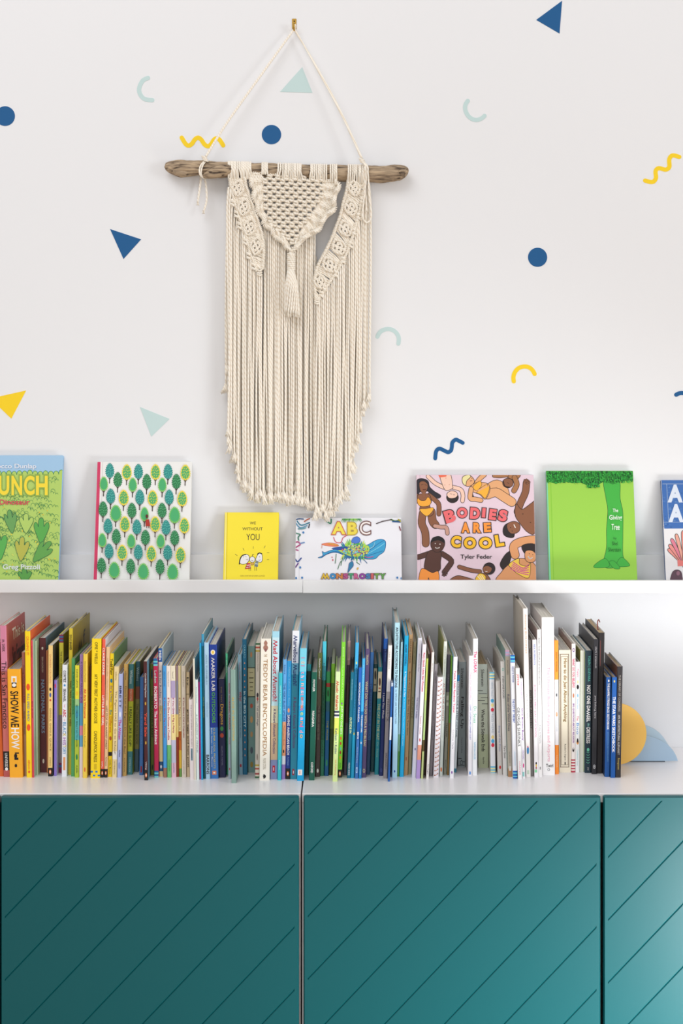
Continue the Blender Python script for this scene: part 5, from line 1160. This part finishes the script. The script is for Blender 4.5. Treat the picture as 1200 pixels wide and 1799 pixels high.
for k in range(60):
    a = 2 * math.pi * k / 60 + rnd.uniform(-.05, .05); r1 = rnd.uniform(1.15, 1.75)
    if abs(math.cos(a)) > .8: continue
    x0, y0 = 670 + 140 * math.cos(a), 370 + 55 * math.sin(a); x1, y1 = 670 + 150 * math.cos(a) * (r1 * .75), 370 + 75 * math.sin(a) * r1
    nx, ny = -(y1 - y0), (x1 - x0); l = math.hypot(nx, ny) or 1; nx *= 11 / l; ny *= 11 / l
    D.poly([(X(x0 + nx), Y(y0 + ny)), (X(x1), Y(y1)), (X(x0 - nx), Y(y0 - ny))], rnd.choice(('6CB83C', 'C8E050', '2C8C8C', '3CA060', '2C6CA8', 'A8D84C')))
D.blob([(X(a), Y(c)) for a, c in [(640, 285), (660, 245), (700, 235), (725, 260), (715, 290), (680, 300)]], '4C78D0', '2C3C8C', .6)
D.line([(X(470), Y(240)), (X(490), Y(285)), (X(540), Y(290)), (X(560), Y(245)), (X(605), Y(220))], 'D8506C', 1.3, True)
D.blob([(X(a), Y(c)) for a, c in [(620, 490), (650, 470), (660, 510), (630, 550), (605, 580), (612, 530)]], '2C7CA8', '5C2C7C', .6)
for a in ([(540, 470), (525, 500), (510, 545)], [(495, 400), (490, 450), (485, 490)], [(560, 430), (545, 480), (540, 510)], [(690, 480), (720, 500)], [(760, 455), (790, 488)]): D.line([(X(p), Y(q)) for p, q in a], rnd.choice(('2C7C4C', '5C2C5C', '2C6CA0')), 1.1, True)
D.ell(X(700), Y(540), 1.5, 2.6, 'D8B05C', rot=.5); D.ell(X(455), Y(432), 1, 1, 'C84C5C'); D.ell(X(462), Y(458), 1.2, 1.6, 'C84C5C')
for k in range(26):
    a = rnd.uniform(0, 6.28); r_ = rnd.uniform(0.2, 1); cx, cy = X(680 + 125 * r_ * math.cos(a)), Y(365 + 55 * r_ * math.sin(a)); q = rnd.uniform(1.2, 2.2)
    D.ell(cx, cy, q, q, rnd.choice(('D8F080', '8CE0D0', 'F0E870', '9CD8F0')), '1C5C8C', ow=.4, n=10); D.ell(cx, cy, q * .4, q * .4, rnd.choice(('1C4C8C', 'C83C5C', '2C8C5C')), n=8)
D.line([(X(p), Y(q)) for p, q in [(360, 425), (420, 395), (470, 378), (530, 385), (600, 420), (680, 440), (760, 435), (830, 430)]], '1C6CB0', .9, True)
D.line([(X(p), Y(q)) for p, q in [(640, 390), (650, 430), (640, 460)]], '1C4C9C', 2.2, True); D.line([(X(p), Y(q)) for p, q in [(640, 390), (650, 430), (640, 460)]], '2C90D0', 1.4, True)
D.line([(X(p), Y(q)) for p, q in [(360, 310), (355, 345)]], 'C86C4C', .8); D.line([(X(p), Y(q)) for p, q in [(420, 300), (480, 312), (510, 318)]], 'F0C050', 1.4, True)
D.line([(X(p), Y(q)) for p, q in [(865, 290), (850, 330), (815, 350)]], 'A8E4F4', 1.2, True); D.line([(X(p), Y(q)) for p, q in [(770, 425), (800, 435), (850, 425)]], 'E070B0', 1.3, True)
# foliage tuft over the letters and corner doodles
for k in range(16):
    x = 560 + k * 11; D.poly([(X(x - 6), Y(62)), (X(x + 6), Y(62)), (X(x + (k - 8) * 3 + 2), Y(62 + rnd.uniform(25, 50)))], rnd.choice(('5CA83C', '8CC84C', '3C8C4C')))
for pts, cc in (([(105, 100), (150, 150), (215, 130)], '6CA8C8'), ([(120, 85), (160, 125), (240, 100)], '3C8CA8'), ([(190, 90), (220, 70), (240, 62)], 'D87C5C'), ([(110, 70), (140, 64), (180, 66)], '4C6C9C'), ([(230, 150), (240, 115)], '5C5C6C'), ([(130, 160), (170, 160), (205, 150)], '8CC0C8'),
                ([(100, 200), (150, 215), (130, 240), (135, 270)], '5CA088'), ([(105, 290), (130, 285), (150, 310), (120, 330), (100, 345)], 'D8609C'), ([(150, 300), (190, 290)], '7CA8DC'), ([(102, 360), (130, 365)], 'D86CA8'), ([(104, 450), (125, 475), (160, 440)], '3C5CB0'), ([(104, 530), (130, 490)], '7C4CA0'),
                ([(380, 68), (440, 110), (448, 68)], '4CA07C'), ([(1020, 70), (1060, 85), (1108, 75)], '5C8C3C'), ([(1035, 90), (1070, 92), (1110, 95)], '3C70B0'), ([(1090, 70), (1112, 90)], 'D8C84C'), ([(1100, 140), (1112, 175)], '9C4C5C')):
    D.line([(X(a), Y(c)) for a, c in pts], cc, 2.0, True)
D.line([(X(880), Y(110)), (X(940), Y(88)), (X(1020), Y(72))], '4C3C3C', 1.6)
for a, c in ((180, 195), (150, 530), (168, 628), (1080, 628), (1120, 635), (110, 632)): D.ell(X(a), Y(c), 1.8, 2.0, '3C7CB8')
D.text('A', X(455), X(582), Y(95), Y(212), 'ECDC4C', 0.035, outline='C86C4C'); D.text('B', X(606), X(694), Y(100), Y(215), 'E8D44C', 0.035, outline='B89C3C'); D.text('C', X(722), X(822), Y(92), Y(215), 'F0E8E4', 0.0, outline='6C4440')
cols = ('D8B430', '2C8CC8', 'C87C3C', 'B04C84', '3C9C6C', 'C85C8C', '8C3C9C', '3C7CB0', 'C85C5C', '6CA044', '5CA04C')
for k, ch in enumerate('MONSTROSITY'):
    x0 = (350, 435, 495, 562, 612, 665, 716, 778, 828, 862, 912)[k]; x1 = (430, 490, 560, 608, 660, 712, 774, 824, 852, 906, 968)[k]
    D.text(ch, X(x0), X(x1), Y(588), Y(640), cols[k], 0.06, outline='5C3C4C')
D.done()

# -- square pink book
D = Display('e', 733.2, 942.5, 834, 0.012, 'E2CAD6', 'D4B8C6', 'large square pale pink book with many small illustrated people')
D.poly([(737.2, 820), (738.4, 820), (740, 1040), (738.8, 1040)], 'D0B4C2')
def E(*pts): return [(715 + a / 5.0, 815 + c / 5.0) for a, c in pts]
OL = '2E2321'; BR, DB, TN, PK, MB_ = '8A5A40', '55362E', 'E2A878', 'F0C8B4', 'A8744C'
# top left: long dark hair, yellow swimsuit
D.blob(E((85, 150), (130, 128), (185, 150), (200, 200), (240, 240), (295, 275), (285, 300), (240, 300), (200, 265), (180, 240), (110, 250), (85, 350), (78, 260)), '2C2830', OL)
D.limb(E((195, 275), (250, 320), (280, 360), (280, 440)), 7, BR); D.limb(E((95, 280), (85, 330)), 6, BR)
D.limb(E((140, 430), (130, 520), (160, 600), (165, 700)), 12, BR); D.limb(E((215, 420), (225, 500), (250, 535)), 13, BR); D.limb(E((245, 545), (300, 555), (345, 560), (355, 610)), 6, 'C89888')
D.blob(E((100, 270), (190, 265), (215, 330), (200, 370), (235, 430), (190, 460), (115, 410), (115, 370), (92, 330)), BR, OL)
D.blob(E((95, 300), (120, 320), (160, 320), (185, 290), (212, 330), (190, 368), (120, 372), (92, 340)), 'F0A83C', OL, .7)
D.blob(E((112, 398), (170, 392), (230, 385), (225, 415), (180, 458), (140, 440)), 'F0B03C', OL, .7)
D.blob(E((112, 160), (150, 152), (182, 180), (178, 225), (150, 262), (120, 240), (108, 200)), BR, OL); D.limb(E((148, 255), (148, 285)), 6, BR, ow=.1)
D.line(E((125, 185), (142, 180)), OL, .8); D.line(E((158, 182), (172, 188)), OL, .8); D.line(E((140, 225), (155, 228), (165, 222)), '6C2C2C', 1.2, True)
# top: upside down child
D.limb(E((320, 205), (250, 170), (185, 110)), 6, PK); D.limb(E((400, 205), (470, 225), (492, 270), (488, 325)), 6, PK)
D.blob(E((290, 90), (380, 90), (400, 190), (400, 215), (350, 235), (320, 205)), PK, OL); D.poly(E((272, 90), (352, 90), (345, 112), (285, 120)), 'E86C50')
D.ell(715 + 400 / 5, 815 + 295 / 5, 10, 9, '2C2424', OL); D.blob(E((350, 265), (385, 238), (430, 245), (445, 275), (420, 300), (370, 300)), PK, OL)
D.line(E((380, 262), (395, 266)), OL, .7); D.line(E((405, 270), (420, 272)), OL, .7)
for p in ((342, 125), (332, 185), (372, 182)): D.ell(715 + p[0] / 5, 815 + p[1] / 5, .8, .8, 'C88C74', n=8)
# top middle: reclining, short blond hair
D.limb(E((610, 170), (640, 130), (680, 95)), 7, TN); D.limb(E((720, 210), (790, 175), (850, 220), (870, 290)), 13, TN); D.limb(E((710, 270), (780, 250), (850, 290), (920, 335)), 15, TN)
D.blob(E((560, 200), (610, 165), (700, 170), (730, 220), (690, 310), (640, 270), (570, 240)), TN, OL)
D.blob(E((580, 200), (640, 150), (655, 190), (612, 235)), 'F4B03C', OL, .7); D.blob(E((612, 245), (700, 180), (725, 210), (690, 300), (650, 270)), 'F4B03C', OL, .7); D.line(E((618, 240), (712, 190)), TN, 3.2)
D.limb(E((565, 220), (555, 300), (600, 310), (650, 320)), 7, TN)
D.blob(E((500, 130), (545, 100), (585, 130), (590, 165), (555, 195), (515, 190)), TN, OL); D.blob(E((490, 115), (540, 95), (560, 112), (525, 150), (515, 190), (488, 165)), 'E8DCA0', OL); D.line(E((555, 150), (570, 148)), '6C2C2C', 1.1); D.ell(715 + 545 / 5, 815 + 130 / 5, .7, .7, OL, n=8); D.ell(715 + 570 / 5, 815 + 128 / 5, .7, .7, OL, n=8)
# top right: baby head and arm
D.blob(E((860, 92), (995, 92), (955, 145), (910, 130), (870, 112)), MB_, OL); D.limb(E((765, 105), (820, 108), (880, 100)), 5, MB_); D.limb(E((945, 120), (965, 180), (940, 235)), 8, MB_)
D.ell(715 + 887 / 5, 815 + 168 / 5, 9, 8, BR, OL); D.line(E((845, 150), (860, 195), (900, 205)), '3C2C28', 1.8, True); D.line(E((880, 165), (895, 172)), OL, .8)
# right: raised arm, dark curly hair
D.limb(E((1050, 165), (1040, 250), (1000, 340), (970, 420)), 11, BR)
for q in ((1032, 140), (1050, 135), (1066, 145), (1078, 160)): D.limb([E((1052, 175))[0], E(q)[0]], 1.8, BR, ow=.5)
D.blob(E((960, 350), (1010, 400), (1100, 340), (1125, 340), (1125, 600), (1060, 600), (990, 520), (950, 450)), BR, OL)
D.blob(E((845, 570), (870, 530), (920, 520), (940, 560), (940, 640), (890, 645), (850, 620)), '2C2424', OL)
D.blob(E((880, 530), (940, 505), (990, 530), (985, 590), (930, 615), (890, 590)), BR, OL); D.line(E((940, 535), (952, 560)), 'F0E8E0', 1.6); D.ell(715 + 910 / 5, 815 + 560 / 5, .9, .9, OL, n=8); D.ell(715 + 925 / 5, 815 + 590 / 5, .9, .9, OL, n=8)
for p in ((1018, 440), (1085, 515)): D.ell(715 + p[0] / 5, 815 + p[1] / 5, 1.2, 1.2, '5C3828', n=10)
# bottom right: striped swimsuit, long curly hair
D.blob(E((820, 870), (870, 790), (920, 770), (900, 870), (860, 930), (830, 915)), '2C2424', OL)
D.blob(E((800, 1035), (830, 950), (900, 880), (1000, 830), (1120, 880), (1150, 1035)), 'D89868', OL)
D.limb(E((1140, 665), (1020, 680), (940, 720), (950, 800)), 14, 'D89868')
D.blob(E((1010, 720), (1100, 700), (1150, 740), (1150, 800), (1100, 760), (1040, 790)), '2C2424', OL)
D.blob(E((1040, 770), (1090, 760), (1130, 790), (1125, 850), (1080, 868), (1040, 840)), 'D89868', OL); D.line(E((1065, 815), (1080, 832), (1100, 825)), 'F4F0EC', 2, True); D.ell(715 + 1075 / 5, 815 + 790 / 5, .8, .8, OL, n=8); D.ell(715 + 1105 / 5, 815 + 798 / 5, .8, .8, OL, n=8)
D.blob(E((895, 880), (980, 830), (990, 880), (1060, 900), (1085, 870), (1070, 1000), (980, 970), (920, 920)), 'F0C850', OL, .8)
for q in range(5): D.line(E((910 + q * 6, 900 - q * 14 + 20), (985 + q * 8, 935 - q * 10 + 20), (1068, 975 - q * 22)), 'D8509C', 1.5, True)
# bottom left: boy in orange shorts
D.limb(E((190, 790), (130, 810), (95, 820)), 8, DB); D.limb(E((310, 790), (390, 850), (360, 910), (330, 950)), 8, DB)
for q in ((312, 978), (326, 985), (342, 980), (352, 965)): D.limb([E((332, 950))[0], E(q)[0]], 1.6, DB, ow=.5)
D.blob(E((185, 775), (240, 755), (300, 780), (295, 860), (290, 930), (230, 955), (160, 930), (155, 870)), DB, OL)
D.blob(E((130, 920), (220, 955), (275, 945), (275, 1040), (205, 1040), (190, 1000), (175, 1040), (105, 1040)), 'F09440', OL, .8)
D.blob(E((215, 670), (265, 640), (320, 660), (332, 710), (300, 765), (250, 775), (212, 730)), DB, OL); D.blob(E((212, 690), (225, 650), (280, 635), (325, 660), (330, 695), (280, 672), (235, 680)), '1F1A1C', None)
D.line(E((250, 735), (265, 742), (285, 735)), 'F0E8E4', 1.6, True); D.ell(715 + 248 / 5, 815 + 700 / 5, .9, .9, 'E8E0DC', n=8); D.ell(715 + 290 / 5, 815 + 705 / 5, .9, .9, 'E8E0DC', n=8)
# bottom middle: child lying, striped top
D.limb(E((640, 945), (560, 935), (460, 905)), 6, BR); D.blob(E((385, 1030), (430, 985), (500, 990), (600, 1030)), BR, OL); D.blob(E((600, 1030), (640, 965), (700, 970), (730, 1035)), BR, OL)
D.blob(E((600, 1010), (640, 962), (690, 985), (680, 1035), (620, 1035)), 'F0C440', OL, .7)
for q in range(3): D.line(E((620 + q * 18, 985 - q * 4), (650 + q * 16, 1020)), 'F4ECD8', 1.0)
D.ell(715 + 722 / 5, 815 + 920 / 5, 10, 10, '2C2226', OL); D.blob(E((670, 910), (705, 895), (745, 915), (735, 950), (700, 965), (672, 945)), BR, OL); D.line(E((690, 945), (705, 945)), 'F0E8E4', 1.1); D.ell(715 + 692 / 5, 815 + 925 / 5, .7, .7, OL, n=8)
for ch, (x0, x1, y0, y1, rot) in zip('BODIES', ((330, 425, 405, 515, -.28), (440, 530, 385, 475, 0), (555, 640, 385, 485, .06), (660, 690, 388, 472, .08), (722, 785, 398, 492, .12), (805, 880, 405, 505, .2))):
    a, c = E((x0, y0), (x1, y1)); D.text(ch, a[0], c[0], a[1], c[1], 'E86C70', 0.06, rot, OL)
for ch, (x0, x1, y0, y1, rot) in zip('ARE', ((478, 550, 515, 605, 0), (582, 650, 517, 605, .02), (675, 738, 518, 600, -.06))):
    a, c = E((x0, y0), (x1, y1)); D.text(ch, a[0], c[0], a[1], c[1], 'F4943C', 0.06, rot, OL)
for ch, (x0, x1, y0, y1, rot) in zip('COOL', ((388, 475, 632, 735, .1), (500, 605, 645, 745, 0), (634, 745, 645, 745, 0), (775, 850, 622, 725, -.16))):
    a, c = E((x0, y0), (x1, y1)); D.text(ch, a[0], c[0], a[1], c[1], 'F4BC2C', 0.06, rot, OL)
a, c = E((470, 797), (748, 845)); D.text('Tyler Feder', a[0], c[0], a[1], c[1], K, 0.01)
D.done()

# -- lime green book with a plain tree
D = Display('f', 965, 1120.2, 827, 0.013, '9ACF4E', '6CC4B0', 'lime green book with a dark leafed tree and white title')
def F(*pts): return [(940 + a / 4.615, 810 + c / 4.615) for a, c in pts]
D.poly([(958, 815), (961, 815), (968.5, 1040), (965, 1040)], '7CD0AC'); D.poly([(966, 815), (967, 815), (974, 1040), (973, 1040)], '84C434')
TK = '44B044'
D.blob(F((560, 860), (580, 700), (580, 560), (590, 400), (575, 300), (560, 150), (680, 150), (690, 300), (712, 420), (712, 600), (712, 760), (730, 840)), TK, '1F5C2C', .8)
for pts in (((570, 790), (490, 835), (485, 865), (600, 855)), ((700, 780), (765, 835), (750, 855), (660, 850)), ((600, 820), (640, 870), (690, 868), (640, 810))): D.blob(F(*pts), TK, '1F5C2C', .6)
top = F((60, 60), (820, 60), (820, 150), (760, 160), (690, 165), (630, 190), (560, 165), (500, 200), (430, 200), (370, 175), (300, 180), (240, 165), (170, 185), (100, 165), (60, 160))
D.poly(top, '2F8C34')
for k in range(760):
    px, py = rnd.uniform(88, 792), rnd.uniform(84, 178) - abs(rnd.gauss(0, 4))
    if rnd.random() < .14: px, py = rnd.uniform(420, 520), rnd.uniform(170, 215)
    a = rnd.uniform(-.9, .9) + 1.1; x, y = F((px, py))[0]
    y = max(y, 829)
    u, v = math.cos(a), math.sin(a); l, w_ = 2.4, .95
    D.poly([(x - u * l, y - v * l), (x + v * w_, y - u * w_), (x + u * l, y + v * l), (x - v * w_, y + u * w_)], rnd.choice(('1F6C2C', '17502A', '2C9C3C', '3CB044', '3CB044', '2C9C3C')))
for (s0, s1, s2, s3) in (('The', 628, 672, 388), ('Giving', 600, 704, 440), ('Tree', 618, 684, 512)):
    a, c = F((s1, s3), (s2, s3 + (28 if s0 == 'The' else 48))); D.text(s0, a[0], c[0], a[1], c[1], 'F2F4EE', 0.01)
for (s0, s1, s2, s3, hh) in (('by', 635, 660, 618, 22), ('Shel', 622, 668, 655, 30), ('Silverstein', 592, 694, 703, 32)):
    a, c = F((s1, s3), (s2, s3 + hh)); D.text(s0, a[0], c[0], a[1], c[1], '17401E', 0.0)
D.done()

# -- blue topped book cut by the right edge
D = Display('g', 1170.5, 1330, 843, 0.012, 'E4E2E4', '34568C', 'blue and white book with big white capitals, cut off by right edge')
def H(*pts): return [(1140 + a / 8.183, 830 + c / 8.183) for a, c in pts]
D.poly(H((150, 60), (1600, 60), (1600, 800), (222, 808)), '3F6CB0')
for k in range(70):
    x, y = rnd.uniform(1163, 1215), rnd.uniform(846, 927); D.ell(x, y, rnd.uniform(.8, 3.2), rnd.uniform(.5, 1.6), rnd.choice(('4C78B8', '34609F', '5C84BC')), n=9)
D.line(H((255, 165), (285, 715)), 'A8BCD8', .7); D.line(H((195, 165), (900, 165)), 'A8BCD8', .7); D.line(H((215, 715), (900, 715)), 'A8BCD8', .7)
for (ch, x0, x1, y0, y1) in (('A', 268, 488, 175, 432), ('A', 282, 500, 455, 716), ('B', 530, 700, 175, 432), ('B', 535, 720, 455, 716)):
    a, c = H((x0, y0), (x1, y1)); D.text(ch, a[0], c[0], a[1], c[1], 'D8E0EE', 0.05)
for k, (tx, ty) in enumerate(((285, 1110), (300, 1050), (330, 970), (395, 905), (490, 860), (590, 870), (690, 900))):
    bx_, by_ = 505, 1330; dx, dy = tx - bx_, ty - by_; l = math.hypot(dx, dy); nx, ny = -dy / l, dx / l; w0, w1 = 10, 34
    D.blob(H((bx_ + nx * w0, by_ + ny * w0), (bx_ + dx * .6 + nx * w1 * .8, by_ + dy * .6 + ny * w1 * .8), (tx + nx * w1 * .7, ty + ny * w1 * .7), (tx - nx * w1 * .6, ty - ny * w1 * .6), (bx_ + dx * .6 - nx * w1 * .6, by_ + dy * .6 - ny * w1 * .6), (bx_ - nx * w0, by_ - ny * w0)), ('E09088', 'E08C88', 'D87C90', 'E0A090', 'E08C80', 'D88088', 'E09090')[k], '2C3C34', .9)
D.poly(H((410, 1255), (600, 1290), (600, 1340), (415, 1350)), 'E07C78')
D.blob(H((320, 1560), (318, 1490), (350, 1420), (410, 1400), (460, 1425), (478, 1490), (470, 1560)), '5C4450', '3C2C38', .6)
D.ell(1140 + 420 / 8.183, 830 + 1450 / 8.183, 3, 4, '8C6474')
D.done()
